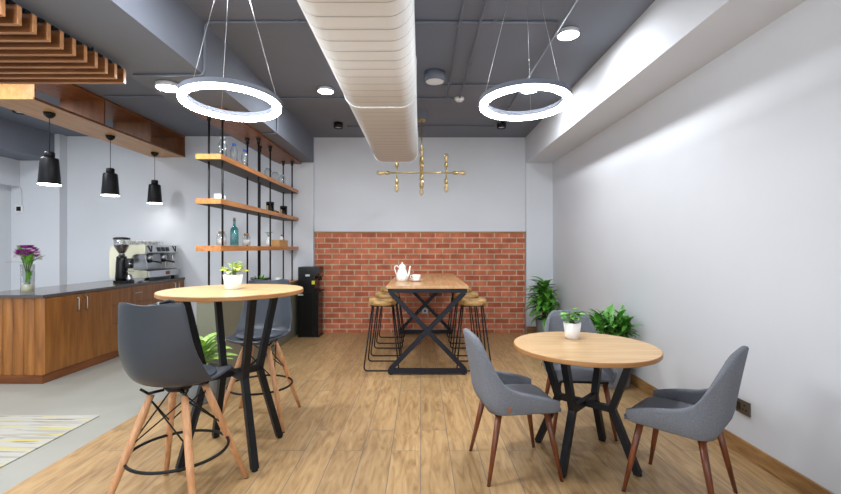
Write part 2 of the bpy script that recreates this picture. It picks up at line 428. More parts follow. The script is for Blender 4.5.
# ------------------------------------------------------------------ air duct
def rrect(x0, x1, z0, z1, r, n=6):
    out = []
    for cx, cz, a0 in ((x1-r, z1-r, 0), (x0+r, z1-r, 90), (x0+r, z0+r, 180), (x1-r, z0+r, 270)):
        for i in range(n + 1):
            a = math.radians(a0 + 90*i/n); out.append((cx + r*math.cos(a), cz + r*math.sin(a)))
    return out
DX0, DX1, DZ0, DZ1, DYE = -.575, -.035, 2.46, 2.93, 5.28
t = thing('air_duct', 'big cream painted flat-oval air duct hanging under the ceiling', 'duct', (0, DYE, DZ0))
bm = B()
prof = rrect(DX0, DX1, 0, DZ1-DZ0, .12, 8)
ys = []; y = YN + .2 - DYE
while y < -.001: ys.append(y); y += .02
ys.append(0)
prism(bm, prof, 'y', ys[0], 0); [setattr(f, 'smooth', len(f.verts) == 4) for f in bm.faces]; obj('duct_body', bm, M['duct'], t, smooth=False)
bm = B()
y = -.10; k = 0
while y > -4.2:
    pr = rrect(DX0-.0015, DX1+.0015, -.0015, DZ1-DZ0+.0015, .1215, 8)
    n = len(pr)
    add(bm, [(u, y - .0022, v) for u, v in pr] + [(u, y + .0022, v) for u, v in pr], [(i, (i+1) % n, n+(i+1) % n, n+i) for i in range(n)])
    y -= .115; k += 1
obj('seam', bm, M['ductseam'], t)['label'] = 'grey crimped seams round the duct'
for yy in (0, -2.05):
    bm = B(); prism(bm, rrect(DX0-.006, DX1+.006, -.006, DZ1-DZ0+.006, .126, 8), 'y', yy - .014, yy + (.0 if yy else .002)); obj('flange', bm, M['duct'], t)
for yy in (-.9, -2.6):
    for xx in (DX0 + .08, DX1 - .08):
        bm = B(); tube(bm, [(xx, yy, DZ1-DZ0-.03), (xx, yy, CZ-DZ0-.001)], .005, 6); obj('hanger_rod', bm, M['steel'], t)

# ------------------------------------------------------------------ conduits
def conduit(pts, label, clips=()):
    bm = B(); tube(bm, fillet(pts, .06), .0105, 8)
    for c in clips:
        box(bm, c[0]-.018, c[0]+.018, c[1]-.018, c[1]+.018, c[2]-.014, c[2]+.014, .003)
    return tag(obj('conduit', bm, M['ceil']), label, 'conduit', 'cable conduits on the ceiling')
ZC = 3.226; ZL = 3.2015
conduit([(-2.32, 3.46, 2.796), (-1.747, 3.46, 2.796), (-1.747, 3.46, ZC), (1.10, 3.46, ZC)], 'dark conduit crossing the ceiling nearest, bending down the left beam', [(-1.0, 3.46, ZC), (.6, 3.46, ZC)])
conduit([(-1.93, 5.22, 2.796), (-1.747, 5.22, 2.796), (-1.747, 5.22, ZC), (.40, 5.22, ZC)], 'dark conduit crossing to the smoke detector from the shelf beam', [(-1.2, 5.22, ZC)])
conduit([(.06, 4.80, ZC), (1.10, 4.80, ZC)], 'short dark conduit crossing the ceiling behind the right ring lamp', [(.7, 4.80, ZC)])
conduit([(-1.10, 6.42, ZC), (1.10, 6.42, ZC)], 'dark conduit between the two black spotlight cans near the back wall')
conduit([(.313, YN, ZL), (.313, 5.16, ZL)], 'dark lengthwise conduit passing beside the unlit ceiling lamp', [(.313, 3.46, ZL), (.313, 4.65, ZL)])
conduit([(.475, YN, ZL), (.475, 5.13, ZL)], 'dark lengthwise conduit ending at the smoke detector', [(.475, 4.2, ZL)])
conduit([(1.135, YN, ZL), (1.135, 6.16, ZL)], 'dark lengthwise conduit passing over the right ring lamp to a black can', [(1.135, 5.5, ZL)])
conduit([(-3.82, 5.16, ZC), (-2.41, 5.16, ZC)], 'dark conduit between wooden box beam and the shelf beam')

# ------------------------------------------------------------------ ceiling lamps
def disc_light(x, y, z, label, r=.09, h=.045, mat='led', grp='lit round ceiling lamps'):
    t = thing('ceiling_light', label, 'ceiling light', (x, y, z - h), 0, grp)
    bm = B(); lathe(bm, [(r*.55, h - .0005), (r*.98, h*.8), (r, h*.2), (r, 0), (r*.93, 0), (r*.93, .008), (0, .008)], 32); obj('housing', bm, M['whiteplastic'], t)
    bm = B(); lathe(bm, [(0, .0), (r*.6, -.002), (r*.92, .004)], 32); obj('diffuser', bm, M[mat], t)
    return t
disc_light(1.25, 3.62, CZ, 'glowing round ceiling lamp nearest, beside the right white beam')
disc_light(-1.09, 4.92, CZ, 'glowing round ceiling lamp left of the cream duct')
disc_light(1.24, 4.90, CZ, 'glowing round ceiling lamp seen through the right ring lamp')
disc_light(-2.16, 3.67, 2.81, 'glowing round lamp under the dark left beam', r=.10)
for i, (x, y) in enumerate(((-1.09, 2.4), (-1.09, .6))):  # unseen lamps added to brighten the near part of the room
    disc_light(x, y, CZ, 'round ceiling lamp added out of view above the viewer to light the near room', grp='added lamps above the viewer')
for i, (x, y, z) in enumerate(((-2.16, 1.9, 2.81), (-4.12, 3.72, CZ), (-4.95, 4.95, CZ), (-5.2, 2.4, CZ), (-5.2, 4.4, CZ), (-3.8, 1.0, CZ), (-3.8, -.8, CZ))):  # added fill lamps outside the view, lighting the left side and box beam end
    disc_light(x, y, z, 'round lamp added out of view to light the counter side of the room', grp='added lamps above the counter side')
# unlit surface lamp
t = thing('ceiling_light', 'unlit dark drum ceiling lamp with white disc beside the duct', 'ceiling light', (.15, 4.49, CZ - .10))
bm = B(); lathe(bm, [(0, .0995), (.108, .0995), (.11, .0), (.098, 0), (.098, .01), (0, .01)], 32); obj('housing', bm, M['ceil'], t)
bm = B(); lathe(bm, [(0, -.004), (.07, -.003), (.094, .004)], 32); obj('diffuser', bm, M['offdisc'], t)
# spotlight cans
def can(x, y, label):
    t = thing('spotlight', label, 'spotlight', (x, y, CZ - .075), 0, 'black spotlight cans')
    bm = B(); lathe(bm, [(0, .0745), (.066, .0745), (.068, 0), (.056, 0), (.05, .02), (0, .02)], 24); obj('housing', bm, M['black'], t)
    bm = B(); lathe(bm, [(0, .012), (.045, .012), (.045, .018), (0, .018)], 20); obj('lens', bm, M['offdisc'], t)
can(-1.21, 6.30, 'small black spotlight can left of the duct, close to the back wall')
can(1.19, 6.30, 'small black spotlight can right of the chandelier, close to the back wall')
can(-5.25, 5.6, 'small black spotlight can above the counter by the far beam')
t = thing('smoke_detector', 'small white smoke detector on the dark ceiling right of the duct', 'smoke detector', (.475, 5.24, CZ - .05))
bm = B(); lathe(bm, [(0, .0495), (.058, .0495), (.06, .03), (.045, .012), (.03, 0), (0, 0)], 24); obj('housing', bm, M['whiteplastic'], t)
bm = B(); lathe(bm, [(.0, -.006), (.018, -.004), (.018, .0)], 16); obj('sensor_cap', bm, M['silver'], t)

# ------------------------------------------------------------------ ring lamps
def ring_lamp(x, y, z, R, tilt, label, angs):
    t = thing('ring_pendant_light', label, 'pendant light', (x, y, z), 0, 'glowing ring lamps')
    W = .022; hh = .048
    rot = Matrix.Rotation(tilt, 4, 'X')
    def ringbm(prof):
        b = B(); n = 72; rr = []
        for k in range(n):
            a = 2*PI*k/n
            rr.append([b.verts.new(rot @ Vector(((R+u)*math.cos(a), (R+u)*math.sin(a), v))) for u, v in prof])
        m = len(prof)
        for k in range(n):
            for j in range(m):
                f = b.faces.new((rr[k][j], rr[k][(j+1) % m], rr[(k+1) % n][(j+1) % m], rr[(k+1) % n][j])); f.smooth = False
        return b
    obj('housing', ringbm([(-W, .018), (W, .018), (W, hh), (-W, hh)]), M['ceil'], t)
    obj('diffuser', ringbm([(-W+.002, 0), (W-.002, 0), (W-.001, .017), (-W+.001, .017)]), M['ring'], t)
    for a in angs:
        a = math.radians(a)
        p = rot @ Vector((R*math.cos(a), R*math.sin(a), hh))
        b = B(); tube(b, [p, (0.02*math.cos(a), .02*math.sin(a), CZ - z - .03)], .0015, 5); obj('cable', b, M['steel'], t)
    b = B(); lathe(b, [(0, CZ-z-.03), (.05, CZ-z-.03), (.06, CZ-z-.02), (.06, CZ-z-.0005), (0, CZ-z-.0005)], 24); obj('canopy', b, M['ceil'], t)
ring_lamp(-1.135, 2.57, 2.255, .264, math.radians(-2.6), 'glowing white ring lamp hanging left of the cream duct', (127, 7, 247))
ring_lamp(.625, 2.57, 2.255, .246, math.radians(-2.6), 'glowing white ring lamp hanging right of the cream duct', (187, 67, 307))

# ------------------------------------------------------------------ brass chandelier
CX, CY, CHZ = .014, 5.8, 2.418
t = thing('chandelier', 'brass branching chandelier with bare bulbs above the long table', 'chandelier', (CX, CY, CHZ))
top = CZ - CHZ
bm = B(); box(bm, -.075, .075, -.075, .075, top - .10, top - .0005, .004); obj('ceiling_box', bm, M['ceil'], t)['label'] = 'dark grey square ceiling box'
bm = B(); lathe(bm, [(0, top-.13), (.03, top-.13), (.058, top-.115), (.058, top-.101), (0, top-.101)], 24); obj('canopy', bm, M['brass'], t)
bm = B(); tube(bm, [(0, 0, 0), (0, 0, top - .12)], .010, 8); lathe(bm, [(0, -.03), (.02, -.025), (.022, .02), (0, .03)], 12); obj('stem', bm, M['brass'], t)
def bulb(p, d):
    p, d = Vector(p), Vector(d).normalized()
    q = d.to_track_quat('Z', 'Y').to_matrix().to_4x4() @ Matrix.Diagonal((1.45, 1.45, 1.3, 1)); q.translation = p
    b = bmesh.new(); lathe(b, [(0, -.005), (.014, -.005), (.017, .0), (.017, .035), (.013, .045), (0, .045)], 12)
    bm2 = B(); merge(bm2, b, 0, q); obj('socket', bm2, M['brass'], t)
    b = bmesh.new(); lathe(b, [(.010, .046), (.013, .06), (.021, .085), (.023, .105), (.018, .125), (.008, .135), (0, .137)], 12)
    bm2 = B(); merge(bm2, b, 0, q); o = obj('bulb', bm2, M['bulbglass'], t)
    b = bmesh.new(); lathe(b, [(0, .05), (.006, .05), (.008, .1), (0, .105)], 8)
    bm2 = B(); merge(bm2, b, 0, q); obj('filament', bm2, M['filament'], o)
for ax in ((1, 0, 0), (0, 1, 0)):
    A = Vector(ax)
    bm = B(); tube(bm, [A * -.435, A * .435], .009, 8); obj('arm', bm, M['brass'], t)
    for s in (-1, 1):
        bulb(A * .435 * s, A * s)
        c = A * .335 * s
        bm = B(); tube(bm, [c + Vector((0, 0, -.088)), c + Vector((0, 0, .088))], .008, 8); obj('rod', bm, M['brass'], t)
        bulb(c + Vector((0, 0, .088)), (0, 0, 1)); bulb(c + Vector((0, 0, -.088)), (0, 0, -1))

# ------------------------------------------------------------------ slatted ceiling screen
SX, SY0, SP = -2.246, 2.289, .0948
t = thing('slat_screen', 'wooden slat screen hanging under the ceiling above the rug', 'slat screen', (SX, SY0, 2.650))
for i in range(11):
    bm = B(); y = i * SP
    box(bm, -2.9, 0, y, y + .028, 0, .108, .0015)
    for f in bm.faces:
        c = f.calc_center_median()
        f.material_index = 1 if (c.z < .004 or c.x > -.004) else 0
    obj('slat', bm, [M['slat'], M['slatedge']], t)
for x in (-.06, -1.3, -2.5):
    bm = B(); box(bm, x - .012, x + .012, -.1, 10*SP + .1, .1095, .128)
    for i in range(11): box(bm, x - .02, x + .02, i*SP - .006, i*SP + .034, .09 if False else .1085, .135)
    obj('rail', bm, M['wire'], t)['label'] = 'black hanging rail on top of the slats'
    for yy in (.05, 7.6*SP):
        bm = B(); tube(bm, [(x, yy, .13), (x, yy, (2.81 if x > -.140 else CZ) - 2.650 - .0005)], .006, 6); obj('hanger', bm, M['wire'], t)

# ------------------------------------------------------------------ wooden box beam with open cubbies
X0, X1, Y0, Y1, Z0 = -4.417, -3.873, 4.294, 7.045, 2.893
t = thing('box_beam', 'open wooden box beam under the ceiling carrying three black pendants', 'ceiling box beam', (X1, Y0, Z0))
w, l, h = X1 - X0, Y1 - Y0, CZ - Z0 - .001
bm = B(); box(bm, -w, 0, 0, l, 0, .022, .001); obj('bottom_board', bm, [M['box']], t)
bm = B(); box(bm, -w, 0, 0, l, h - .022, h, .001); obj('top_board', bm, M['boxdark'], t)
for k in range(4):
    y = [0, .943, 1.85, l - .022][k]
    bm = B(); box(bm, -w + .002, -.002, y, y + .022, .0225, h - .0225); obj('end_panel' if k in (0, 3) else 'divider', bm, M['box'] if k == 0 else M['boxdark'], t)
bm = B(); box(bm, -.012, .001, .0, l, -.002, .0215); obj('edge_strip', bm, M['boxdark'], t)
bm = B(); box(bm, -.012, .001, .0, l, h - .024, h - .0005); obj('edge_strip', bm, M['boxdark'], t)

# pendants
def pendant(x, y, label):
    t = thing('pendant_lamp', label, 'pendant lamp', (x, y, 2.10), 0, 'black pendants above the counter')
    top = Z0 - 2.10
    bm = B(); lathe(bm, [(0, top - .0005), (.055, top - .0005), (.05, top - .03), (.025, top - .055), (.006, top - .062), (0, top - .062)], 24); obj('canopy', bm, M['black'], t)
    bm = B(); tube(bm, [(0, 0, .36), (0, 0, top - .055)], .0035, 6); obj('cord', bm, M['wire'], t)
    bm = B(); lathe(bm, [(.099, 0), (.102, .004), (.083, .275), (.077, .292), (.046, .294), (.044, .30), (.048, .302), (.048, .352), (.04, .362), (0, .362)], 32)
    lathe(bm, [(.097, .0), (.079, .27), (0, .28)], 32); obj('lamp_shade', bm, M['black'], t)
    bm = B(); lathe(bm, [(0, .004), (.0955, .004), (.096, .012), (0, .012)], 32); obj('diffuser', bm, M['lampglow'], t)
    bm = B(); lathe(bm, [(.097, -.003), (.1015, -.003), (.1015, .003), (.097, .003)], 32); obj('rim', bm, M['lampglow'], t)
pendant(-4.10, 4.73, 'black bottle-shaped pendant lamp nearest, above the flower vase')
pendant(-4.13, 5.70, 'black bottle-shaped pendant lamp in the middle of the row of three')
pendant(-4.16, 6.70, 'black bottle-shaped pendant lamp nearest the shelf, above the coffee machine')

# ------------------------------------------------------------------ counter
CXF, CYF, CYE, CTZ = -3.887, 4.40, 7.045, .917
cw, cl = .78, CYE - CYF
t = thing('counter_cabinet', 'long teak counter cabinet with doors, drawers and a fluted end', 'cabinet', (CXF, CYF, 0))
bm = B(); box(bm, -cw + .02, -.02, .03, cl - .002, .09, .883, .002); obj('carcass', bm, M['teak'], t)
bm = B(); box(bm, -cw + .0, -.004, .006, cl - .002, 0.0, .088, .002); obj('plinth', bm, M['kick'], t)
# fluted end panel: one wavy board
bm = B(); pts = []
nf = 7; wv = cw / nf
for i in range(nf):
    for j in range(7):
        u = j / 6
        pts.append((-cw + (i + u*.999) * wv, .030 - .024 * math.sin(PI * u) ** .8 * (1 if True else 0)))
poly = pts + [(0, .045), (-cw, .045)]
prism(bm, poly, 'z', .09, .883); obj('fluted_panel', bm, M['teakflute'], t)
def handle(bm, y, z0, z1, vertical=True, y1=None):
    if vertical: tube(bm, fillet([(.0, y, z0), (.032, y, z0), (.032, y, z1), (0, y, z1)], .02, 4), .006, 8)
    else: tube(bm, fillet([(0, y, z0), (.03, y, z0), (.03, y1, z0), (0, y1, z0)], .02, 4), .005, 8)
def front(name, y0, y1, z0, z1, hd):
    b = B(); box(b, -.0195, .0, y0 + .003, y1 - .003, z0, z1, .002); o = obj(name, b, M['teak'], t)
    if hd:
        b = B()
        handle(b, *hd); obj('handle', b, M['steel'], o)['label'] = 'steel bow handle'
S = .475
front('door', .03, .03 + S, .092, .880, (.02 + S - .06, .70, .84))
front('door', .03 + S, .03 + 2*S, .092, .880, (.03 + S + .05, .70, .84))
D0, D1, D2 = .03 + 2*S, .03 + 3*S, .03 + 4*S
front('drawer', D0, D2, .665, .880, (D0 + .42, .79, .79, False, D0 + .56))
front('drawer', D0, D1, .445, .660, (D0 + .19, .55, .55, False, D0 + .31))
front('drawer', D1, D2, .445, .660, (D1 + .19, .57, .57, False, D1 + .31))
front('door', D0, D1, .092, .440, None)
front('door', D1, D2, .092, .440, None)
front('door', D2, D2 + .46, .092, .880, (D2 + .41, .72, .85))
front('door', D2 + .46, cl - .006, .092, .880, (D2 + .51, .72, .85))
bm = B(); box(bm, CXF - cw - .012, CXF + .012, CYF - .014, 7.048, .884, CTZ, .003); tag(obj('worktop', bm, M['stone']), 'dark brown glossy stone worktop on the teak counter', 'worktop')

# flower vase
VX, VY = -4.15, 4.52
vz = CTZ + .0005
t = thing('vase', 'straight clear glass vase of flowers on the near counter end', 'vase', (VX, VY, vz))
bm = B(); lathe(bm, [(0, 0), (.058, 0), (.060, .004), (.060, .31), (.057, .31), (.056, .012), (0, .012)], 32); obj('glass_body', bm, M['glass'], t)
bm = B(); lathe(bm, [(0, .013), (.054, .013), (.054, .085), (0, .09)], 24); obj('gravel', bm, M['water'], t)['label'] = 'pale fill in the vase bottom'
t = thing('bouquet', 'bouquet of purple and white flowers with green leaves in glass vase', 'flowers', (VX, VY, vz + .10))
bm = B()
for k in range(10):
    a = 2*PI*k/10; r = .02 + .018*random.random()
    tube(bm, [(r*math.cos(a+2.5)*.9, r*math.sin(a+2.5)*.9, 0), (.018*math.cos(a), .018*math.sin(a), .15), (.060*math.cos(a), .060*math.sin(a), .30 + .04*random.random())], .0035, 5)
obj('stems', bm, M['stem'], t)
bm = B()
for az, el, L, W in ((-1.75, 1.35, .23, .085), (-.5, 1.0, .17, .06), (3.1, .25, .24, .03), (.5, .8, .18, .06), (2.2, .9, .18, .06)):
    leaf(bm, (0.012*math.cos(az), .012*math.sin(az), .207 if el > .3 else .215), az, el, L, W, .3, start=.2)
for k in range(6):
    a = random.uniform(0, 6.3); leaf(bm, (.02*math.cos(a), .02*math.sin(a), .03), a, 1.4, .12, .03, .05)
obj('leaves', bm, M['leafmid'], t)
def blossom(c, r, mat, n=9):
    b = B()
    for lay in range(2):
        for k in range(n):
            a = 2*PI*k/n + lay*.35
            leaf(b, Vector(c) + Vector((.004*math.cos(a), .004*math.sin(a), .002*lay)), a, .25 + .6*lay, r, r*.75, .3, 4, .2, start=.4)
    lathe(b, [(0, -.004), (.008, 0), (.007, .008), (0, .01)], 8, c)
    obj('blossom', b, mat, t)
random.seed(3)
for k in range(38):
    a = k * 2.4; r = .10 * math.sqrt((k + .5) / 38)
    z = .395 - .115*(r/.10)**2.2 + random.uniform(-.012, .012)
    white = k % 4 == 1 or (k > 28 and k % 3 == 0)
    blossom((r*math.cos(a)*1.05, r*math.sin(a), z - (.015 if white else 0)), .040, M['whitepetal'] if white else M['purple'])

# ------------------------------------------------------------------ coffee machine (faces +X)
MX, MY, MZ = -4.20, 6.575, CTZ + .0005
t = thing('espresso_machine', 'cream and steel two-group espresso machine on the counter', 'coffee machine', (MX, MY, MZ))
for sx in (-.2, .2):
    for sy in (-.33, .33):
        bm = B(); lathe(bm, [(0, 0), (.026, 0), (.022, .05), (0, .05)], 12, (sx, sy, 0)); obj('foot', bm, M['black'], t)
side = [(-.27, .05), (.25, .05), (.26, .07), (.26, .15), (.06, .165), (.045, .20), (.045, .36), (.08, .39), (.23, .40), (.235, .52), (.22, .53), (-.2, .53), (-.255, .50), (-.28, .44), (-.28, .09)]
for s in (-1, 1):
    bm = B(); prism(bm, side, 'y', s*.40 - .014, s*.40 + .014); obj('side_panel', bm, M['cream'], t)['label'] = 'cream side panel'
bm = B(); box(bm, -.265, .04, -.385, .385, .06, .515, .006); obj('body', bm, M['steel'], t)
bm = B(); box(bm, .03, .275, -.385, .385, .052, .148, .006); dt = obj('drip_tray', bm, M['steel'], t)
bm = B(); box(bm, .055, .255, -.36, .36, .1485, .154); obj('grate', bm, M['darkmetal'], dt)
bm = B(); box(bm, .2755, .279, .02, .12, .075, .125); obj('badge', bm, M['badge'], dt)['label'] = 'small red-brown badge'
bm = B(); prism(bm, [(.03, .40), (.24, .40), (.262, .415), (.235, .525), (.03, .525)], 'y', -.385, .385); hd = obj('head', bm, M['steel'], t)
# V marks and the dark display on the front of the head (front plane leans)
def onfront(y, z, off=.0012):   # point on the leaning front of the head
    k = (z - .415) / (.525 - .415)
    return Vector((.262 - .027*k + off, y, z))
def vmark(yc):
    b = B()
    for pts in (((-.058, .515), (-.024, .515), (.008, .425), (-.014, .425)), ((.024, .515), (.058, .515), (.014, .425), (-.008, .425))):
        add(b, [onfront(yc + y, z, .0015) for y, z in pts] + [onfront(yc + y, z, .004) for y, z in pts], [(0, 1, 2, 3), (7, 6, 5, 4)] + [(i, (i+1) % 4, 4+(i+1) % 4, 4+i) for i in range(4)])
    obj('letter_mark', b, M['blackgloss'], hd)['label'] = 'black V-shaped mark'
vmark(-.31); vmark(.30)
for yc in (-.12, -.01, .10):
    b = B(); add(b, [onfront(yc + dy, z, o) for o in (.001, .004) for dy, z in ((-.045, .43), (.045, .43), (.045, .495), (-.045, .495))], [(0, 1, 2, 3), (7, 6, 5, 4)] + [(i, (i+1) % 4, 4+(i+1) % 4, 4+i) for i in range(4)])
    obj('display', b, M['blackgloss'], hd)
for yc in (-.17, .17):
    b = B(); lathe(b, [(0, .30), (.042, .30), (.045, .33), (.045, .399), (0, .399)], 20, (.15, yc, 0)); gh = obj('group_head', b, M['steel'], t)
    b = B(); lathe(b, [(0, .262), (.02, .262), (.036, .275), (.036, .299), (0, .299)], 16, (.15, yc, 0)); tube(b, [(.18, yc, .285), (.23, yc, .28), (.32, yc, .262)], [.008, .013, .014], 8); obj('portafilter', b, M['darkmetal'], gh)
for yc in (-.34, .34):
    b = B(); tube(b, fillet([(.17, yc, .40), (.19, yc, .36), (.21, yc*.98, .20), (.225, yc*.97, .175)], .03), .006, 8); obj('steam_wand', b, M['steel'], t)
b = B()
tube(b, fillet([(.02, -.37, .53), (.02, -.37, .57), (.02, .37, .57), (.02, .37, .53)], .02), .005, 6)
tube(b, fillet([(-.23, -.37, .53), (-.23, -.37, .57), (-.23, .37, .57), (-.23, .37, .53)], .02), .005, 6)
obj('cup_rail', b, M['steel'], t)
# cups on top
cup0 = None
for i in range(9):
    for j in range(2):
        p = (MX - .05 - .1*j, MY - .345 + i*.085, MZ + .5305)
        if cup0 is None:
            bm = B(); lathe(bm, [(0, 0), (.022, 0), (.026, .004), (.038, .055), (.040, .068), (.037, .068), (.034, .05), (.02, .008), (0, .008)], 14)
            cup0 = tag(obj('coffee_cup', bm, M['china'], loc=p), 'small white coffee cup warming on top of the espresso machine', 'cup', 'cups on top of the espresso machine')
        else:
            c = cup0.copy(); COL.objects.link(c); c.location = p
# grinder
t = thing('coffee_grinder', 'black coffee grinder with bean hopper beside the espresso machine', 'coffee grinder', (-4.12, 5.93, MZ))
bm = B(); box(bm, -.09, .11, -.075, .075, 0, .035, .008); obj('base', bm, M['blackgloss'], t)
bm = B(); lathe(bm, [(0, .035), (.07, .035), (.078, .06), (.066, .30), (.062, .36), (.05, .37), (0, .37)], 24, (-.02, 0, 0)); obj('body', bm, M['blackgloss'], t)
bm = B(); lathe(bm, [(0, .371), (.04, .371), (.036, .40), (.038, .402), (0, .402)], 24, (-.02, 0, 0)); obj('collar', bm, M['steel'], t)
bm = B(); lathe(bm, [(.030, .403), (.045, .42), (.092, .505), (.094, .60), (.091, .60), (.089, .507), (.042, .423), (.027, .405)], 28, (-.02, 0, 0)); hp = obj('hopper', bm, M['glass'], t)
bm = B(); lathe(bm, [(0, .406), (.027, .406), (.042, .425), (.086, .507), (.086, .525), (0, .535)], 24, (-.02, 0, 0)); obj('beans', bm, M['beans'], hp)
bm = B(); lathe(bm, [(0, .601), (.10, .601), (.104, .612), (.09, .628), (.03, .634), (0, .634)], 28, (-.02, 0, 0)); obj('lid', bm, M['darkmetal'], hp)
bm = B(); lathe(bm, [(0, .20), (.045, .20), (.052, .22), (.052, .33), (.045, .34), (0, .34)], 20, (.085, 0, 0)); obj('doser', bm, M['darkmetal'], t)
bm = B(); box(bm, .06, .15, -.014, .014, .15, .165, .004); tube(bm, [(.13, -.02, .26), (.16, -.09, .27), (.17, -.12, .27)], .008, 8); obj('fork', bm, M['steel'], t)
bm = B(); lathe(bm, [(0, .036), (.04, .036), (.045, .06), (.03, .10), (.012, .12), (0, .122)], 16, (.09, .0, 0)); obj('dosing_cup', bm, M['steel'], t)
bm = B(); box(bm, -3.985, -3.90, 6.03, 6.15, MZ, MZ + .012, .004); tag(obj('tamping_tray', bm, M['steel']), 'small silver tray on the counter beside the coffee grinder', 'tray')

# ------------------------------------------------------------------ wall sensor on pillar
t = thing('wall_sensor', 'small white wall control with dark display hanging from a cord', 'wall control', (-6.455, 6.899, 2.03))
bm = B(); box(bm, -.055, .055, -.025, -.0005, -.06, .06, .006); o = obj('case', bm, M['whiteplastic'], t)
bm = B(); box(bm, -.036, .036, -.028, -.0255, -.035, .035, .002); obj('screen', bm, M['blackgloss'], o)
bm = B(); tube(bm, [(.03, -.009, .06), (.035, -.009, .18), (.03, -.009, .30), (.0, -.009, .36)], .006, 6); obj('cord', bm, M['cord'], t)

# ------------------------------------------------------------------ hanging shelf
HX0, HX1 = -2.256, -2.0
t = thing('hanging_shelf', 'three-tier hanging shelf of oak boards on black rods', 'shelf', (-2.13, 4.29, 2.78))
zt = 2.78
bm = B(); box(bm, -.19, .175, -.02, 2.75, 0, .0295, .002); obj('top_board', bm, M['boxdark'], t)
for zz in (2.345, 1.897, 1.423):
    for (a, b_) in ((0, 1.348), (1.352, 2.72)):
        bm = B(); box(bm, -.126, .13, a, b_, zz - zt - .054, zz - zt, .002)
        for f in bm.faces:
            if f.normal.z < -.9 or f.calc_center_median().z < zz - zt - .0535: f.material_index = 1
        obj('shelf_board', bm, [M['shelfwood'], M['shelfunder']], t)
for (px, py) in ((.09, .12), (-.05, .12), (.09, 1.10), (-.05, 1.10), (.09, 1.52), (-.05, 1.52), (.09, 2.51), (-.05, 2.51)):
    bm = B(); tube(bm, [(px, py, .882 - zt), (px, py, -.0005)], .0105, 10)
    lathe(bm, [(.0105, -.07), (.019, -.07), (.019, -.03), (.03, -.012), (.03, -.001), (.0105, -.001)], 14, (px, py, 0)); obj('rod', bm, M['wire'], t)
# low cabinet under the shelf
t = thing('low_cabinet', 'olive grey low cabinet with wooden top standing under the hanging shelf', 'cabinet', (-2.11, 4.28, 0))
bm = B(); box(bm, -.13, .125, 0, 2.74, .0, .855, .003); obj('body', bm, M['olive'], t)
bm = B(); box(bm, -.135, .13, -.005, 2.745, .8555, .881, .002); obj('top_board', bm, M['shelfwood'], t)

# shelf contents
ZS = (2.3455, 1.8975, 1.4235)
def bottle_clear(y, h, r, label, cap, x=-2.135):
    t = thing('glass_bottle', label, 'bottle', (x, y, ZS[0]), 0, 'clear bottles on the top shelf')
    bm = B(); lathe(bm, [(0, 0), (r*.95, 0), (r, .008), (r, h*.28), (r*.8, h*.36), (r*.95, h*.45), (r, h*.68), (r*.6, h*.86), (r*.55, h*.92), (r*.5, h*.92), (r*.55, h*.86), (r*.93, h*.67), (r*.93, .012), (0, .012)], 20); obj('glass_body', bm, M['glass'], t)
    bm = B(); lathe(bm, [(0, h*.922), (r*.58, h*.922), (r*.56, h), (0, h)], 16); obj('cap', bm, M[cap], t)
bottle_clear(4.62, .25, .043, 'clear glass bottle with grey cap, nearest on the top shelf', 'silver')
bottle_clear(4.90, .25, .040, 'clear bottle with blue cap, second from the near shelf end', 'bluecap')
bottle_clear(5.20, .25, .040, 'clear bottle with blue cap, third from the near shelf end', 'bluecap')
def glass_jar(y, h, r, label, grp, z, mat='glass', lid='silver', x=-2.135, fill=None):
    t = thing('glass_jar', label, 'jar', (x, y, z), 0, grp)
    bm = B(); lathe(bm, [(0, 0), (r*.95, 0), (r, .01), (r, h*.7), (r*.7, h*.86), (r*.66, h*.88), (r*.68, h*.84), (r*.93, h*.68), (r*.93, .014), (0, .014)], 22); obj('glass_body', bm, M[mat], t)
    bm = B(); lathe(bm, [(0, h*.882), (r*.72, h*.882), (r*.72, h*.96), (r*.3, h*.965), (r*.16, h), (0, h)] if lid == 'silver' else [(0, h*.84), (r*.6, h*.84), (r*.66, h*.885), (r*.66, h), (0, h)], 20); obj('lid' if lid == 'silver' else 'cork', bm, M[lid], t)
    if fill:
        bm = B(); lathe(bm, [(0, .015), (r*.9, .015), (r*.9, h*.5), (0, h*.52)], 18); obj('contents', bm, M[fill], t)
glass_jar(6.00, .19, .052, 'lidded glass jar, nearest of three at the far end of top shelf', 'lidded jars on the top shelf', ZS[0])
glass_jar(6.29, .19, .052, 'lidded glass jar, middle of three at the far end of top shelf', 'lidded jars on the top shelf', ZS[0])
glass_jar(6.60, .19, .052, 'lidded glass jar, furthest of three at the far end of top shelf', 'lidded jars on the top shelf', ZS[0])
glass_jar(4.59, .155, .048, 'corked glass jar of white filling at the near end of lowest shelf', 'corked jars on the lowest shelf', ZS[2], lid='cork', fill='whitepetal')
glass_jar(5.25, .155, .045, 'corked glass jar of white filling beyond the teal bottle', 'corked jars on the lowest shelf', ZS[2], lid='cork', fill='whitepetal')
# white cup and second
def mug(x, y, z, r, h, label, grp=None, ha=0.6):
    t = thing('mug', label, 'cup', (x, y, z), ha, grp)
    bm = B(); lathe(bm, [(0, 0), (r*.85, 0), (r*.95, .01), (r, h), (r*.9, h), (r*.84, .012), (0, .012)], 20); obj('body', bm, M['china'], t)
    bm = B(); tube(bm, [(r*.93, 0, h*.8), (r*1.45, 0, h*.75), (r*1.5, 0, h*.4), (r*.9, 0, h*.22)], r*.1, 6); obj('handle', bm, M['china'], t)
mug(-2.155, 4.56, ZS[1], .046, .075, 'white cup alone at the near end of the middle shelf')
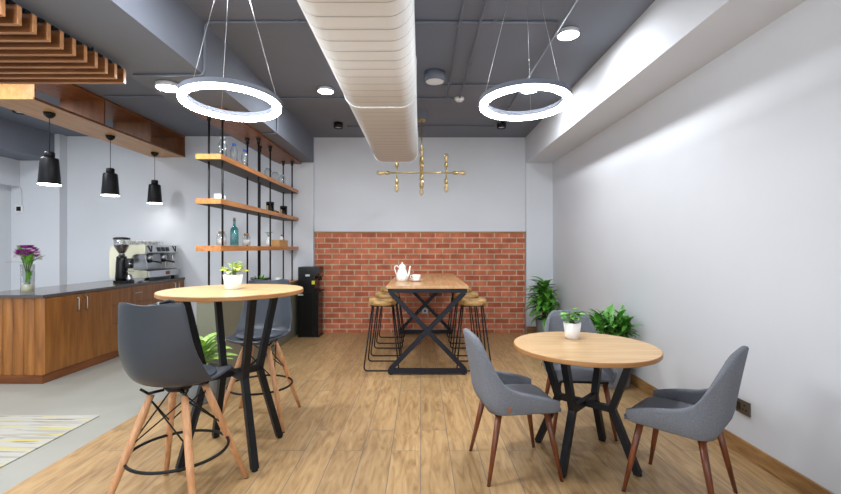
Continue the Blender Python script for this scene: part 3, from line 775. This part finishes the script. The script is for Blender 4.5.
# black canisters
def canister(y, label):
    t = thing('canister', label, 'canister', (-2.13, y, ZS[1]), 0, 'black canisters on the middle shelf')
    bm = B(); lathe(bm, [(0, 0), (.05, 0), (.053, .006), (.053, .125), (0, .125)], 22); obj('body', bm, M['blackgloss'], t)
    bm = B(); lathe(bm, [(0, .1255), (.055, .1255), (.055, .15), (.05, .154), (0, .154)], 22); obj('lid', bm, M['black'], t)
    bm = B()
    for k in range(6):
        a0, a1 = -2.5 + k*.13, -2.5 + (k+1)*.13
        add(bm, [(.0545*math.cos(a), .0545*math.sin(a), z) for z in (.03, .10) for a in (a0, a1)], [(0, 1, 3, 2)])
    obj('label_sticker', bm, M['gold'], t)
canister(6.06, 'black canister with gold label, nearer one on the middle shelf')
canister(6.66, 'black canister with gold label, further one on the middle shelf')
t = thing('coffee_scoop', 'small black and gold scoop lying between the two black canisters', 'scoop', (-2.13, 6.34, ZS[1]))
bm = B(); lathe(bm, [(0, 0), (.03, 0), (.036, .045), (.032, .045), (.027, .006), (0, .006)], 16); obj('bowl', bm, M['blackgloss'], t)
bm = B(); bar(bm, (.03, 0, .035), (-.0, -.12, .06), .018, .006); bar(bm, (.0, -.03, .036), (0, -.13, .05), .02, .006); obj('handle', bm, M['gold'], t)
# teal bottle
t = thing('teal_bottle', 'teal glass bottle with cork stopper on the lowest shelf', 'bottle', (-2.135, 4.91, ZS[2]))
bm = B(); lathe(bm, [(0, 0), (.044, 0), (.047, .006), (.047, .175), (.04, .20), (.018, .225), (.015, .29), (.018, .295), (.018, .305), (.012, .305), (.011, .23), (.036, .195), (.042, .17), (.042, .012), (0, .012)], 24); obj('glass_body', bm, M['teal'], t)
bm = B(); lathe(bm, [(0, .285), (.0105, .285), (.0125, .306), (.0135, .325), (0, .325)], 12); obj('cork', bm, M['cork'], t)
# white bud vase with sprigs
t = thing('bud_vase', 'slim white vase with small dark sprigs on the lowest shelf', 'vase', (-2.135, 6.02, ZS[2]))
bm = B(); lathe(bm, [(0, 0), (.03, 0), (.04, .03), (.038, .08), (.018, .12), (.02, .135), (.015, .135), (.013, .12), (0, .115)], 18); obj('body', bm, M['china'], t)
bm = B()
for a in (0, 1.8, 3.3, 4.6): tube(bm, [(0, 0, .12), (.02*math.cos(a), .02*math.sin(a), .17), (.045*math.cos(a), .045*math.sin(a), .20)], .003, 5); leaf(bm, (.03*math.cos(a), .03*math.sin(a), .18), a, .8, .05, .022)
obj('sprig', bm, M['leafdeep'], t)
# tan crate
t = thing('wooden_crate', 'small tan wooden crate at the far end of the lowest shelf', 'crate', (-2.12, 6.42, ZS[2]))
bm = B(); box(bm, -.07, .07, -.20, .20, 0, .012); box(bm, -.07, -.06, -.2, .2, .0125, .085); box(bm, .06, .07, -.2, .2, .0125, .085); box(bm, -.0595, .0595, -.2, -.19, .0125, .085); box(bm, -.0595, .0595, .19, .2, .0125, .085); obj('body', bm, M['kraft'], t)
bm = B(); box(bm, -.072, .072, -.202, .202, .0855, .094, .002); obj('lid', bm, M['kraft'], t)
t = thing('figurine_bottle', 'tiny white bottle with red cap standing on the tan crate', 'bottle', (-2.12, 6.53, ZS[2] + .0945))
bm = B(); lathe(bm, [(0, 0), (.022, 0), (.026, .02), (.02, .05), (.01, .06), (0, .06)], 14); obj('body', bm, M['china'], t)
bm = B(); lathe(bm, [(0, .0605), (.012, .0605), (.012, .085), (0, .088)], 12); obj('cap', bm, M['red'], t)
# bowl with succulent and cup on the low cabinet
t = thing('succulent_bowl', 'dark wire bowl holding a spiky succulent on the low cabinet', 'potted plant', (-2.13, 5.68, .8815))
bm = B(); lathe(bm, [(0, 0), (.04, 0), (.07, .03), (.12, .11), (.114, .11), (.066, .036), (0, .02)], 20); obj('bowl', bm, M['black'], t)
bm = B(); tube(bm, [(.117*math.cos(2*PI*k/24), .117*math.sin(2*PI*k/24), .112 + .012*math.cos(2*2*PI*k/24)) for k in range(24)], .005, 6, closed=True); obj('rim', bm, M['wire'], t)
bm = B()
for k in range(16):
    a = k*2.4; leaf(bm, (.025*math.cos(a), .025*math.sin(a), .07), a, 1.35 - .055*k, .12 - .002*k, .03, .15, 5, .5)
obj('foliage', bm, M['leafmid'], t)
mug(-2.135, 6.42, .8815, .035, .075, 'white cup on the low cabinet beside the water dispenser', None, 2.0)

# ------------------------------------------------------------------ water dispenser (front faces +X)
t = thing('water_dispenser', 'tall black water dispenser standing left of the brick wall', 'water dispenser', (-1.755, 6.86, 0))
bm = B(); prism(bm, [(-.165, .012), (.155, .012), (.155, .70), (.10, .72), (.10, .98), (.155, 1.0), (.165, 1.03), (.165, 1.095), (.155, 1.103), (-.155, 1.103), (-.165, 1.095)], 'y', -.15, .15); obj('body', bm, M['blackgloss'], t)
bm = B(); box(bm, -.17, .17, -.153, .153, 0, .012); obj('base', bm, M['black'], t)
bm = B(); box(bm, .1005, .19, -.12, .12, .71, .735, .004); obj('drip_tray', bm, M['black'], t)
for yy in (-.06, .06):
    bm = B(); tube(bm, fillet([(.10, yy, .93), (.15, yy, .93), (.15, yy, .885)], .02, 4), .012, 8); bar(bm, (.13, yy, .945), (.185, yy, .955), .02, .012); obj('tap', bm, M['black'], t)
bm = B(); box(bm, -.05, .02, -.153, -.1505, .955, .985, .001); obj('label_plate', bm, M['silver'], t)
bm = B(); box(bm, .05, .098, -.153, -.1505, .83, .885, .001); obj('sticker', bm, M['yellow'], t)['label'] = 'yellow sticker'
bm = B(); box(bm, -.168, -.085, -.158, -.1505, .655, .678, .002); obj('latch', bm, M['silver'], t)
bm = B(); box(bm, .062, .066, -.1525, -.1505, .03, .82); box(bm, -.16, .15, -.1525, -.1505, .70, .704); obj('panel_gap', bm, M['wire'], t)

# ------------------------------------------------------------------ outlets
t = thing('wall_outlet', 'bronze power outlet on the right wall behind the grey chair', 'outlet', (XR, 2.885, .328))
bm = B(); box(bm, -.012, -.0005, -.062, .062, -.046, .046, .003); o = obj('plate', bm, M['outlet'], t)
bm = B()
for (yy, zz) in ((-.02, .018), (-.034, -.012), (-.006, -.012)): box(bm, -.0135, -.0122, yy - .006, yy + .006, zz - .006, zz + .006)
obj('socket_hole', bm, M['wire'], o)
bm = B(); box(bm, -.0155, -.0122, .016, .046, -.025, .025, .001); obj('switch', bm, M['darkmetal'], o)
t = thing('wall_outlet', 'grey power outlet on the brick wall under the long table', 'outlet', (.075, 7.08, .36))
bm = B(); box(bm, -.05, .05, -.012, -.0005, -.045, .045, .003); o = obj('plate', bm, M['silver'], t)
bm = B(); box(bm, -.015, .015, -.0145, -.0122, -.015, .015); obj('socket_hole', bm, M['wire'], o)

# ------------------------------------------------------------------ long communal table
TX, TY = .078, 4.70
t = thing('communal_table', 'long high oak table with black X-frame legs before the brick wall', 'table', (TX, TY, 0))
bm = B(); box(bm, -.455, .455, 0, 2.35, .952, .983, .003); obj('tabletop', bm, M['tabletop'] if False else None or wood('oak_long_top', srgb(184, 138, 90), srgb(210, 166, 116), (14, 1.0, 10), 2.0, .25), t)
for yy in (.04, 2.27):
    bm = B(); y = yy
    box(bm, -.437, .437, y - .024, y + .024, .905, .951, .002)
    box(bm, -.437, .437, y - .024, y + .024, .015, .065, .002)
    fr = obj('end_frame', bm, M['navyblack'], t)
    for s in (-1, 1):
        bm = B(); bar(bm, (-.41*s, y, .06), (.41*s, y, .91), .046 if s > 0 else .042, .05 if s > 0 else .048, (0, 0, 1)); obj('diagonal_brace', bm, M['navyblack'], fr)
        bm = B(); lathe(bm, [(0, .0), (.02, 0), (.02, .014), (0, .014)], 12, (.40*s, y, 0)); obj('foot', bm, M['black'], fr)
bm = B(); box(bm, -.40, -.36, .07, 2.24, .915, .951); box(bm, .36, .40, .07, 2.24, .915, .951); obj('side_rail', bm, M['navyblack'], t)

# teapot, cup, saucer
t = thing('teapot', 'tall white china coffee pot on the long table', 'teapot', (-.232, 5.42, .9835)); t.scale = (.80, .80, .94)
k = 1.02
bm = B(); lathe(bm, [(0, 0), (.075, 0), (.085, .012), (.095, .05), (.088, .09), (.068, .14), (.055, .165), (.055, .185), (.058, .19), (.05, .19), (0, .186)], 28); obj('body', bm, M['china'], t)
bm = B(); lathe(bm, [(.057, .1905), (.05, .205), (.025, .225), (.012, .232), (.014, .242), (.008, .252), (0, .254)], 24); obj('lid', bm, M['china'], t)
bm = B(); tube(bm, [(.08, 0, .06), (.105, 0, .09), (.115, 0, .14), (.122, 0, .185), (.132, 0, .20)], [.024, .018, .013, .011, .009], 10); obj('spout', bm, M['china'], t)
bm = B(); tube(bm, [(-.055, 0, .18), (-.085, 0, .205), (-.115, 0, .195), (-.12, 0, .16), (-.10, 0, .11), (-.085, 0, .07)], .009, 8); obj('handle', bm, M['china'], t)
bm = B(); lathe(bm, [(0, 0), (.045, 0), (.055, .006), (.083, .018), (.085, .022), (.05, .012), (0, .008)], 28)
tag(obj('saucer', bm, M['china'], loc=(-.052, 5.36, .9835)), 'white china saucer under the cup on the long table', 'saucer')
t = thing('teacup', 'white china teacup on its saucer beside the coffee pot', 'cup', (-.052, 5.36, .9960), 3.4)
bm = B(); lathe(bm, [(0, 0), (.028, 0), (.035, .01), (.05, .035), (.054, .07), (.05, .07), (.046, .036), (.028, .014), (0, .01)], 24); obj('body', bm, M['china'], t)
bm = B(); tube(bm, [(.05, 0, .06), (.075, 0, .058), (.078, 0, .035), (.044, 0, .02)], .005, 6); obj('handle', bm, M['china'], t)

# ------------------------------------------------------------------ rustic stools
def stool():
    t = thing('bar_stool', '', 'stool', (0, 0, 0), 0, 'rustic stools along the long table')
    bm = B(); n = 28; rings = []
    prof = [(.0, .728), (.11, .728), (.150, .735), (.163, .755), (.163, .78), (.152, .797), (.11, .80), (.0, .792)]
    random.seed(5)
    wob = [random.uniform(-.006, .008) for _ in range(n)]
    for r, z in prof:
        rings.append([bm.verts.new(((r + (wob[k] if r > .05 else 0)) * math.cos(2*PI*k/n), (r + (wob[(k+9) % n] if r > .05 else 0)) * math.sin(2*PI*k/n), z + (.012*math.cos(2*2*PI*k/n) if z > .76 and r > .05 else 0))) for k in range(n)] if r > 0 else [bm.verts.new((0, 0, z))])
    for a, b in zip(rings, rings[1:]):
        for k in range(n):
            k2 = (k+1) % n
            vs = (a[0], b[k2], b[k]) if len(a) == 1 else ((a[k], a[k2], b[0]) if len(b) == 1 else (a[k], a[k2], b[k2], b[k]))
            f = bm.faces.new(vs); f.smooth = True
    obj('seat', bm, M['rustic'], t)
    for s in (-1, 1):
        bm = B(); tube(bm, fillet([(-.115, .075*s, .73), (-.20, .21*s, .009), (.20, .21*s, .009), (.115, .075*s, .73)], .05, 6), .0085, 8)
        obj('leg_loop', bm, M['wire'], t)
    bm = B(); box(bm, -.125, .125, -.10, .10, .720, .7275); obj('mount_plate', bm, M['wire'], t)
    return t
s0 = stool()
st = [(-.445, 5.06, 'rustic wooden stool nearest on the left side of the long table'), (-.445, 5.74, 'rustic wooden stool in the middle of the left row by the table'), (-.445, 6.46, 'rustic wooden stool nearest the brick wall in the left row'),
      (.61, 5.06, 'rustic wooden stool nearest on the right side of the long table'), (.61, 5.74, 'rustic wooden stool in the middle of the right row by the table'), (.61, 6.46, 'rustic wooden stool nearest the brick wall in the right row')]
for i, (x, y, lb) in enumerate(st):
    rz = (0, .5, -.4, .2, -.6, .3)[i] * .0
    if i == 0: s0.location = (x, y, 0); s0['label'] = lb
    else: dup(s0, (x, y, 0), lb, rz)

# ------------------------------------------------------------------ round tables
def round_table(name, loc, R, Zt, label, rz=0):
    t = thing(name, label, 'table', loc, rz)
    bm = B(); lathe(bm, [(0, Zt), (R - .004, Zt), (R, Zt - .004), (R, Zt - .024), (R - .004, Zt - .028), (0, Zt - .028)], 96, smooth=False)
    for f in bm.faces:
        if f.calc_center_median().z < Zt - .001: f.material_index = 1
    obj('tabletop', bm, [M['tabletop'], M['tableedge']], t)
    zn = Zt * .492; fo = .236
    for sx in (-1, 1):
        for sy in (-1, 1):
            up = Vector((sx, sy, 0))
            bm = B()
            a = Vector((sx*.215, sy*.215, Zt - .029)); n_ = Vector((sx*.128, sy*.128, zn)); b = Vector((sx*fo, sy*fo, .012))
            bar(bm, a, n_ + (n_-a).normalized()*.012, .042, .042, (sx, sy, 0)); bar(bm, n_ + (n_-b).normalized()*.012, b, .042, .042, (sx, sy, 0))
            lg = obj('leg', bm, M['navyblack'] if False else M['black'], t)
            bm = B(); lathe(bm, [(0, .0), (.018, 0), (.02, .005), (.02, .016), (0, .016)], 12, (sx*(fo+.002), sy*(fo+.002), 0)); obj('foot', bm, M['wire'], lg)
    for s in (-1, 1):
        bm = B(); bar(bm, (-.128, -.128*s, zn), (.128, .128*s, zn), .036, .042 if s > 0 else .040); obj('cross_brace', bm, M['black'], t)
    bm = B(); 
    for s in (-1, 1): bar(bm, (-.25, -.25*s, Zt - .036), (.25, .25*s, Zt - .036), .04, .014 if s > 0 else .013)
    obj('top_brace', bm, M['black'], t)
    return t
round_table('bar_table', (-1.278, 2.925, 0), .461, 1.117, 'tall round oak bar table with black splayed legs')
round_table('dining_table', (1.094, 2.862, 0), .461, .752, 'low round oak dining table with black splayed legs', math.radians(2))

# ------------------------------------------------------------------ bar chairs (local front = +Y)
def bar_chair(loc, rz, label):
    t = thing('bar_chair', label, 'chair', loc, rz, 'grey bar chairs at the tall round table')
    P = [(.222, .658, .165), (.205, .675, .195), (.14, .675, .214), (.03, .668, .222), (-.08, .668, .225), (-.145, .684, .226), (-.19, .730, .224), (-.216, .81, .215), (-.232, .90, .202), (-.245, 1.0, .188), (-.255, 1.075, .178), (-.260, 1.110, .170), (-.262, 1.123, .158)]
    bm = B(); nv, nu = 40, 16; rows = []
    for j in range(nv + 1):
        v = j / nv; y, z, hw = cr(P, v)
        s = min(1, max(0, (v - .28) / .3)); s = s*s*(3 - 2*s)          # 0 on the seat, 1 on the back
        bend = math.exp(-((v - .46) / .14) ** 2)
        row = []
        for i in range(nu + 1):
            u = -1 + 2*i/nu; e = abs(u) ** 2.4
            fy = (.045*s + .05*bend) * e; fz = (.026*(1 - s) + .02*bend) * e
            top = max(0, (v - .72) / .28); fz += top*top * (.015 * min(1, (abs(u)/.75)**2) - .007)
            if j > nv - 2: fz -= .020 * abs(u) ** 6
            row.append(bm.verts.new((u * hw, y + fy, z + fz)))
        rows.append(row)
    for a, b in zip(rows, rows[1:]):
        for i in range(nu):
            f = bm.faces.new((a[i], a[i+1], b[i+1], b[i])); f.smooth = True
    o = obj('seat_shell', bm, M['shell'], t)
    m = o.modifiers.new('thick', 'SOLIDIFY'); m.thickness = .011; m.offset = 0
    m = o.modifiers.new('round', 'BEVEL'); m.width = .003; m.segments = 2; m.limit_method = 'ANGLE'; m.angle_limit = 1.0
    bm = B(); lathe(bm, [(0, .000), (.82, .0), (.96, .008), (1.0, .018), (.96, .030), (.80, .038), (0, .042)], 40)
    bmesh.ops.transform(bm, matrix=Matrix.Translation((0, .025, .677)) @ Matrix.Diagonal((.180, .172, 1, 1)), verts=bm.verts)
    obj('seat_pad', bm, M['pad'], t)
    bm = B(); lathe(bm, [(0, .622), (.06, .622), (.075, .640), (.075, .659), (0, .659)], 20)
    for sx in (-1, 1):
        for sy in (-1, 1):
            tube(bm, [(sx*.05, sy*.05, .632), (sx*.10, sy*.10, .628), (sx*.10, sy*.10, .600)], .008, 8)
            tube(bm, [(sx*.10, sy*.10, .625), (sx*.13, sy*.125, .658)], .007, 8)
    obj('mount', bm, M['wire'], t)
    tp = {}; ft = {}
    for sx in (-1, 1):
        for sy in (-1, 1):
            a = Vector((sx*.093, sy*.093, .618)); b = Vector((sx*.255, sy*.262, .004)); tp[sx, sy] = a; ft[sx, sy] = b
            bm = B(); tube(bm, [a, a.lerp(b, .15), a.lerp(b, .5), b], [.017, .0205, .0195, .0135], 14); lg = obj('leg', bm, M['beech'], t)
            bm = B(); lathe(bm, [(0, 0), (.014, 0), (.0138, .006), (0, .006)], 10, (b.x, b.y, -.0)); obj('foot_cap', bm, M['wire'], lg)
    zr = .286
    bm = B(); k = (.618 - zr) / .614
    R = math.hypot(.093 + .162*k, .093 + .169*k) - .008
    tube(bm, [(R*math.cos(2*PI*i/48), R*math.sin(2*PI*i/48), zr) for i in range(48)], .0085, 8, closed=True); obj('foot_ring', bm, M['wire'], t)
    cs = [(-1, -1), (1, -1), (1, 1), (-1, 1)]
    for i in range(4):
        p, q = cs[i], cs[(i+1) % 4]
        bm = B()
        for a, b in ((p, q), (q, p)):
            tube(bm, [tp[a].lerp(ft[a], .03) + Vector((0, 0, 0)), tp[b].lerp(ft[b], .40)], .0042, 6)
        obj('strut', bm, M['wire'], t)
    return t
bar_chair((-1.335, 2.365, 0), math.radians(-4), 'grey plastic bar chair with beech legs, nearest, its back turned')
bar_chair((-1.31, 3.50, 0), math.radians(180 + 2.5), 'grey plastic bar chair facing forward behind the tall round table')
# bag on near bar chair
t = thing('shoulder_bag', 'black bag standing on the nearest bar chair seat', 'bag', (-1.335, 2.33, .7205))
bm = B(); box(bm, -.175, -.03, -.05, .05, 0, .372, .03, seg=3); obj('bag_body', bm, M['black'], t)
bm = B(); tube(bm, fillet([(-.115, .0, .365), (-.08, .0, .375), (-.015, .0, .396), (.0, .0, .33), (-.035, 0, .30)], .02), .011, 8); obj('strap', bm, M['black'], t)
bm = B(); tube(bm, [(-.092, 0, .3712), (-.080, 0, .375)], .014, 12); obj('buckle', bm, M['steel'], t)['label'] = 'silver buckle'

# ------------------------------------------------------------------ upholstered dining chairs (front = +Y)
def dining_chair(loc, rz, label):
    t = thing('dining_chair', label, 'chair', loc, rz, 'grey upholstered chairs at the low round table')
    hw, yf, yb, rc = .232, .205, -.215, .105
    path = []
    for i in range(9): path.append((hw - .012*(i < 1), yf - (yf - yb - rc) * i / 9))
    for i in range(9):
        a = PI/2 * i / 8; path.append((hw - rc + rc*math.cos(a), yb + rc - rc*math.sin(a)))
    half = path[:]
    for i in range(1, 4): half.append(((hw - rc) * (1 - i/3.0), yb))
    full = half + [(-x, y) for x, y in reversed(half[:-1])]
    n = len(full)
    hp = [(.215, .478), (.15, .502), (.08, .522), (.0, .538), (-.05, .546), (-.09, .560), (-.118, .595), (-.15, .675), (-.18, .785), (-.203, .852), (-.215, .870)]
    def top(y, x):
        for (a, za), (b, zb) in zip(hp, hp[1:]):
            if y >= b: 
                f = (a - y) / (a - b); return za + (zb - za) * min(1, max(0, f))
        return hp[-1][1]
    tops = [top(y, x) for x, y in full]
    for _ in range(2): tops = [tops[0]] + [(tops[i-1] + 2*tops[i] + tops[i+1]) / 4 for i in range(1, n-1)] + [tops[-1]]
    bm = B(); rings = []
    nt = 10
    for i, (x, y) in enumerate(full):
        p = Vector((x, y, 0)); q0 = Vector((*full[max(i-1, 0)], 0)); q1 = Vector((*full[min(i+1, n-1)], 0))
        d = (q1 - q0).normalized(); nrm = Vector((d.y, -d.x, 0))
        if nrm.dot(Vector((x, y - .05, 0))) < 0: nrm = -nrm
        bk = min(1, max(0, (.12 - y) / .30)); bk = bk*bk*(3 - 2*bk)
        h = tops[i]; z0 = .405 + .006*(1-bk); th = .040 if bk > .5 else .034
        def place(off, z):
            k = max(0, (z - .405) / .465)
            pp = p + nrm * off
            fz = min(1, max(0, (z - .405)/.085)); flare = nrm * (.026 * (fz*(2-fz)) - .010)
            xs = 1 - .13 * bk * k
            return Vector(((pp.x + flare.x) * xs, pp.y + flare.y - .080 * bk * k ** 1.15, z))
        cs = []
        for j in range(nt + 1): cs.append(place(0, z0 + (h - .012 - z0) * j / nt))
        cs.append(place(-.008, h - .003)); cs.append(place(-th*.5, h)); cs.append(place(-th + .008, h - .003))
        for j in range(nt + 1): cs.append(place(-th, h - .012 - (h - .012 - z0) * j / nt))
        rings.append([bm.verts.new(c) for c in cs])
    m = len(rings[0])
    for a, b in zip(rings, rings[1:]):
        for j in range(m):
            f = bm.faces.new((a[j], a[(j+1) % m], b[(j+1) % m], b[j])); f.smooth = True
    bm.faces.new(rings[0]); bm.faces.new(rings[-1][::-1])
    o = obj('backrest', bm, M['fabric'], t)
    mo = o.modifiers.new('soft', 'BEVEL'); mo.width = .010; mo.segments = 3; mo.limit_method = 'ANGLE'; mo.angle_limit = 1.1
    # seat cushion
    bm = B(); rows = []
    nx, ny = 14, 14
    def seat_pt(u, v, top_):
        x = u * .216; y = -.165 + (v*.5 + .5) * (.232 + .165)
        r = max(0, 1 - (max(abs(u), .0) ** 8)) ; fr = 1 - max(0, v) ** 7
        if v < 0: x *= 1 - .35 * (-v) ** 5
        x *= 1 - .10 * max(0, v) ** 6
        dome = (1 - u*u) * .010
        z = (.464 + dome - .012*(v < 2) * max(0, -v)) if top_ else .408
        if top_:
            z -= .030 * (abs(u) ** 10) + .034 * max(0, v) ** 8
        else:
            z += .022 * max(0, v) ** 6
        return (x, y, z)
    T = [[bm.verts.new(seat_pt(-1 + 2*i/nx, -1 + 2*j/ny, True)) for i in range(nx+1)] for j in range(ny+1)]
    U = [[bm.verts.new(seat_pt(-1 + 2*i/nx, -1 + 2*j/ny, False)) for i in range(nx+1)] for j in range(ny+1)]
    for j in range(ny):
        for i in range(nx):
            for G in (T, U):
                f = bm.faces.new((G[j][i], G[j][i+1], G[j+1][i+1], G[j+1][i])); f.smooth = True
    for i in range(nx):
        bm.faces.new((T[0][i], T[0][i+1], U[0][i+1], U[0][i])).smooth = True; bm.faces.new((T[ny][i], T[ny][i+1], U[ny][i+1], U[ny][i])).smooth = True
    for j in range(ny):
        bm.faces.new((T[j][0], T[j+1][0], U[j+1][0], U[j][0])).smooth = True; bm.faces.new((T[j][nx], T[j+1][nx], U[j+1][nx], U[j][nx])).smooth = True
    o = obj('seat', bm, M['fabric'], t)
    mo = o.modifiers.new('soft', 'BEVEL'); mo.width = .012; mo.segments = 3; mo.limit_method = 'ANGLE'; mo.angle_limit = .9
    bm = B(); box(bm, -.185, .185, -.18, .185, .395, .4075, .004); obj('base_frame', bm, M['black'], t)
    bm = B(); box(bm, .2335 + .015, .2335 + .0185, -.12, -.105, .43, .465, .001); obj('fabric_tab', bm, M['tan'], t)['label'] = 'tan sewn-on tab'
    for sx in (-1, 1):
        for sy in (-1, 1):
            a = Vector((sx*.165, sy*.150, .400)); b = Vector((sx*.222, sy*.226 - .004, .002))
            bm = B(); tube(bm, [a, a.lerp(b, .4), b], [.020, .0175, .0105], 14); lg = obj('leg', bm, M['walnut'], t)
            bm = B(); lathe(bm, [(0, 0), (.0108, 0), (.0108, .005), (0, .005)], 10, (b.x, b.y, 0)); obj('foot_cap', bm, M['wire'], lg)
    return t
dining_chair((.602, 2.765, 0), math.radians(-90 + 7), 'grey upholstered chair with walnut legs, on the side nearer the long table')
dining_chair((1.485, 2.462, 0), math.radians(44), 'grey upholstered chair with walnut legs, close to the wall outlet')
dining_chair((1.225, 3.355, 0), math.radians(180 - 6), 'grey upholstered chair with walnut legs, tucked behind the low round table')

# ------------------------------------------------------------------ potted plants
def pot(t, prof, mat, soil_r, soil_z):
    bm = B(); lathe(bm, prof, 28); obj('pot', bm, M[mat], t)
    bm = B(); lathe(bm, [(0, soil_z + .004), (soil_r, soil_z), (0, soil_z - .01)], 20); obj('soil', bm, M['soil'], t)
def small_plant(x, y, z, r, h, label, leafm, seed, spread, top):
    t = thing('potted_plant', label, 'potted plant', (x, y, z))
    pot(t, [(0, 0), (r*.72, 0), (r*.78, .004), (r, h), (r*.92, h), (r*.88, h*.86), (0, h*.86)], 'ceramic', r*.9, h*.87)
    rnd = random.Random(seed); bm = B(); bs = B()
    for k in range(24):
        a = rnd.uniform(0, 2*PI); rr = rnd.uniform(.25, 1) * spread; zz = h + rnd.uniform(.15, .95) * top * (1 - .45 * rr / spread)
        b0 = Vector((rnd.uniform(-.3, .3)*r, rnd.uniform(-.3, .3)*r, h*.86)); tip = Vector((rr*math.cos(a), rr*math.sin(a), zz))
        tube(bs, [b0, b0.lerp(tip, .5) + Vector((0, 0, .02)), tip], .0014, 4)
        leaf(bm, tip, a + rnd.uniform(-.5, .5), rnd.uniform(.0, .6), rnd.uniform(.042, .06), rnd.uniform(.030, .042), .5, 5, .2, start=.5, twist=rnd.uniform(-.4, .4))
    leaf(bm, (.0, -.01, h + top * .95), .0, .25, .07, .04, .35, 6, .2, start=.5); tube(bs, [(0, 0, h*.86), (.0, -.01, h + top*.95)], .0016, 4)
    obj('stems', bs, M['stem'], t); obj('foliage', bm, M[leafm], t)
small_plant(-1.292, 2.95, 1.1175, .064, .100, 'lime green plant in white pot on the tall round table', 'leaflime', 4, .075, .085)
small_plant(1.092, 3.08, .7535, .062, .112, 'green plant in white pot on the low round table', 'leafmid', 9, .065, .10)

# dracaena in the corner
t = thing('potted_plant', 'leafy green plant in grey pot in the corner by the pier', 'potted plant', (1.93, 6.62, 0))
pot(t, [(0, 0), (.11, 0), (.12, .01), (.15, .30), (.135, .30), (.13, .26), (0, .26)], 'greypot', .132, .265)
rnd = random.Random(12); bm = B(); bs = B()
for c, (sx, sy, sh) in enumerate(((0, 0, .80), (.05, -.04, .66), (-.06, -.03, .58), (-.02, .05, .72), (.03, -.08, .48))):
    tube(bs, [(sx*.6, sy*.6, .25), (sx, sy, sh)], .011, 7)
    nl = 22
    for k in range(nl):
        a = k*2.4 + c; f = k / nl
        L = rnd.uniform(.26, .36); el = 1.25 - 1.25 * f + rnd.uniform(-.1, .1)
        if math.cos(a) > .2: L *= .62
        leaf(bm, (sx, sy, sh - .16*f), a, el, L, .098, .85, 8, .3, start=.2)
obj('cane', bs, M['bark'], t); obj('foliage', bm, M['leafdark'], t)
# wide bushy plant behind the dining table
t = thing('potted_plant', 'spreading spiky green plant in grey pot against the right wall', 'potted plant', (1.965, 4.38, 0))
pot(t, [(0, 0), (.15, 0), (.16, .01), (.19, .33), (.175, .33), (.17, .29), (0, .29)], 'greypot', .172, .295)
rnd = random.Random(21); bm = B(); bs = B()
for c in range(14):
    a0 = c * 2.4; rr = .02 + .19 * math.sqrt(c / 14)
    sx, sy = rr*math.cos(a0), rr*math.sin(a0); sh = .68 - .7*rr*.5 + rnd.uniform(-.06, .05)
    if sx > .07: sx = .07
    tube(bs, [(sx*.4, sy*.4, .28), (sx, sy, sh)], .006, 6)
    for k in range(15):
        a = k*2.4 + c; el = rnd.uniform(-.1, 1.25); L = rnd.uniform(.17, .27)
        if math.cos(a) > 0 and sx + L*math.cos(a)*math.cos(el*.6) > .18: L *= .5
        leaf(bm, (sx, sy, sh - rnd.uniform(0, .10)), a, el, L, rnd.uniform(.042, .06), .35, 6, .25, start=.2)
obj('stems', bs, M['stem'], t); obj('foliage', bm, M['leafdeep'], t)
# broad leaf plant before the low cabinet
t = thing('potted_plant', 'pale broad-leaved plant in grey pot behind the tall round table', 'potted plant', (-2.03, 3.92, 0))
pot(t, [(0, 0), (.13, 0), (.145, .012), (.165, .30), (.15, .30), (.145, .26), (0, .26)], 'greypot', .148, .265)
rnd = random.Random(8); bm = B(); bs = B()
for k in range(26):
    a = k*2.4 + .3; f = k / 26
    tip = Vector((.09*math.cos(a)*(.3+f), .09*math.sin(a)*(.3+f), .46 - .14*f))
    tube(bs, [(.03*math.cos(a), .03*math.sin(a), .26), tip], .0035, 5)
    leaf(bm, tip, a, 1.1 - .75*f, .25, .125, .55, 7, .25, start=.2)
leaf(bm, (.09, -.03, .36), -.1, .35, .26, .06, .3, 7, .25, start=.2); tube(bs, [(.02, 0, .26), (.09, -.03, .36)], .0035, 5)
obj('stems', bs, M['stem'], t); obj('foliage', bm, M['leafpale'], t)
# plant behind the counter, only leaf tips show
t = thing('potted_plant', 'dark plant whose leaf tips just show behind the counter', 'potted plant', (-5.25, 5.95, 0))
pot(t, [(0, 0), (.13, 0), (.16, .35), (.145, .35), (.14, .31), (0, .31)], 'greypot', .142, .315)
bm = B(); bs = B()
for k in range(12):
    a = k*2.4; tube(bs, [(.02*math.cos(a), .02*math.sin(a), .3), (.06*math.cos(a), .06*math.sin(a), .72)], .005, 5); leaf(bm, (.06*math.cos(a), .06*math.sin(a), .72), a, 1.0 - .05*k, .22, .07, .6, 7)
obj('stems', bs, M['stem'], t); obj('foliage', bm, M['leafdeep'], t)

# ------------------------------------------------------------------ world, camera, view
w = bpy.data.worlds.new('World'); sc.world = w; w.use_nodes = True
bg = w.node_tree.nodes['Background']; bg.inputs['Color'].default_value = (0.86, 0.93, 1.0, 1); bg.inputs['Strength'].default_value = 1.5

cam = bpy.data.cameras.new('camera'); co = bpy.data.objects.new('camera', cam); COL.objects.link(co)
co.location = (0, 0, H); co.rotation_euler = (PI/2, 0, 0)
cam.sensor_fit = 'HORIZONTAL'; cam.sensor_width = 36.0; cam.lens = F / 841 * 36.0
cam.shift_y = 1.0 / 841; cam.shift_x = 0.0
cam.clip_start = .05
sc.camera = co
vs = sc.view_settings
vs.view_transform = 'Standard'; vs.look = 'None'; vs.exposure = 1.14; vs.gamma = 1.0; vs.use_curve_mapping = False
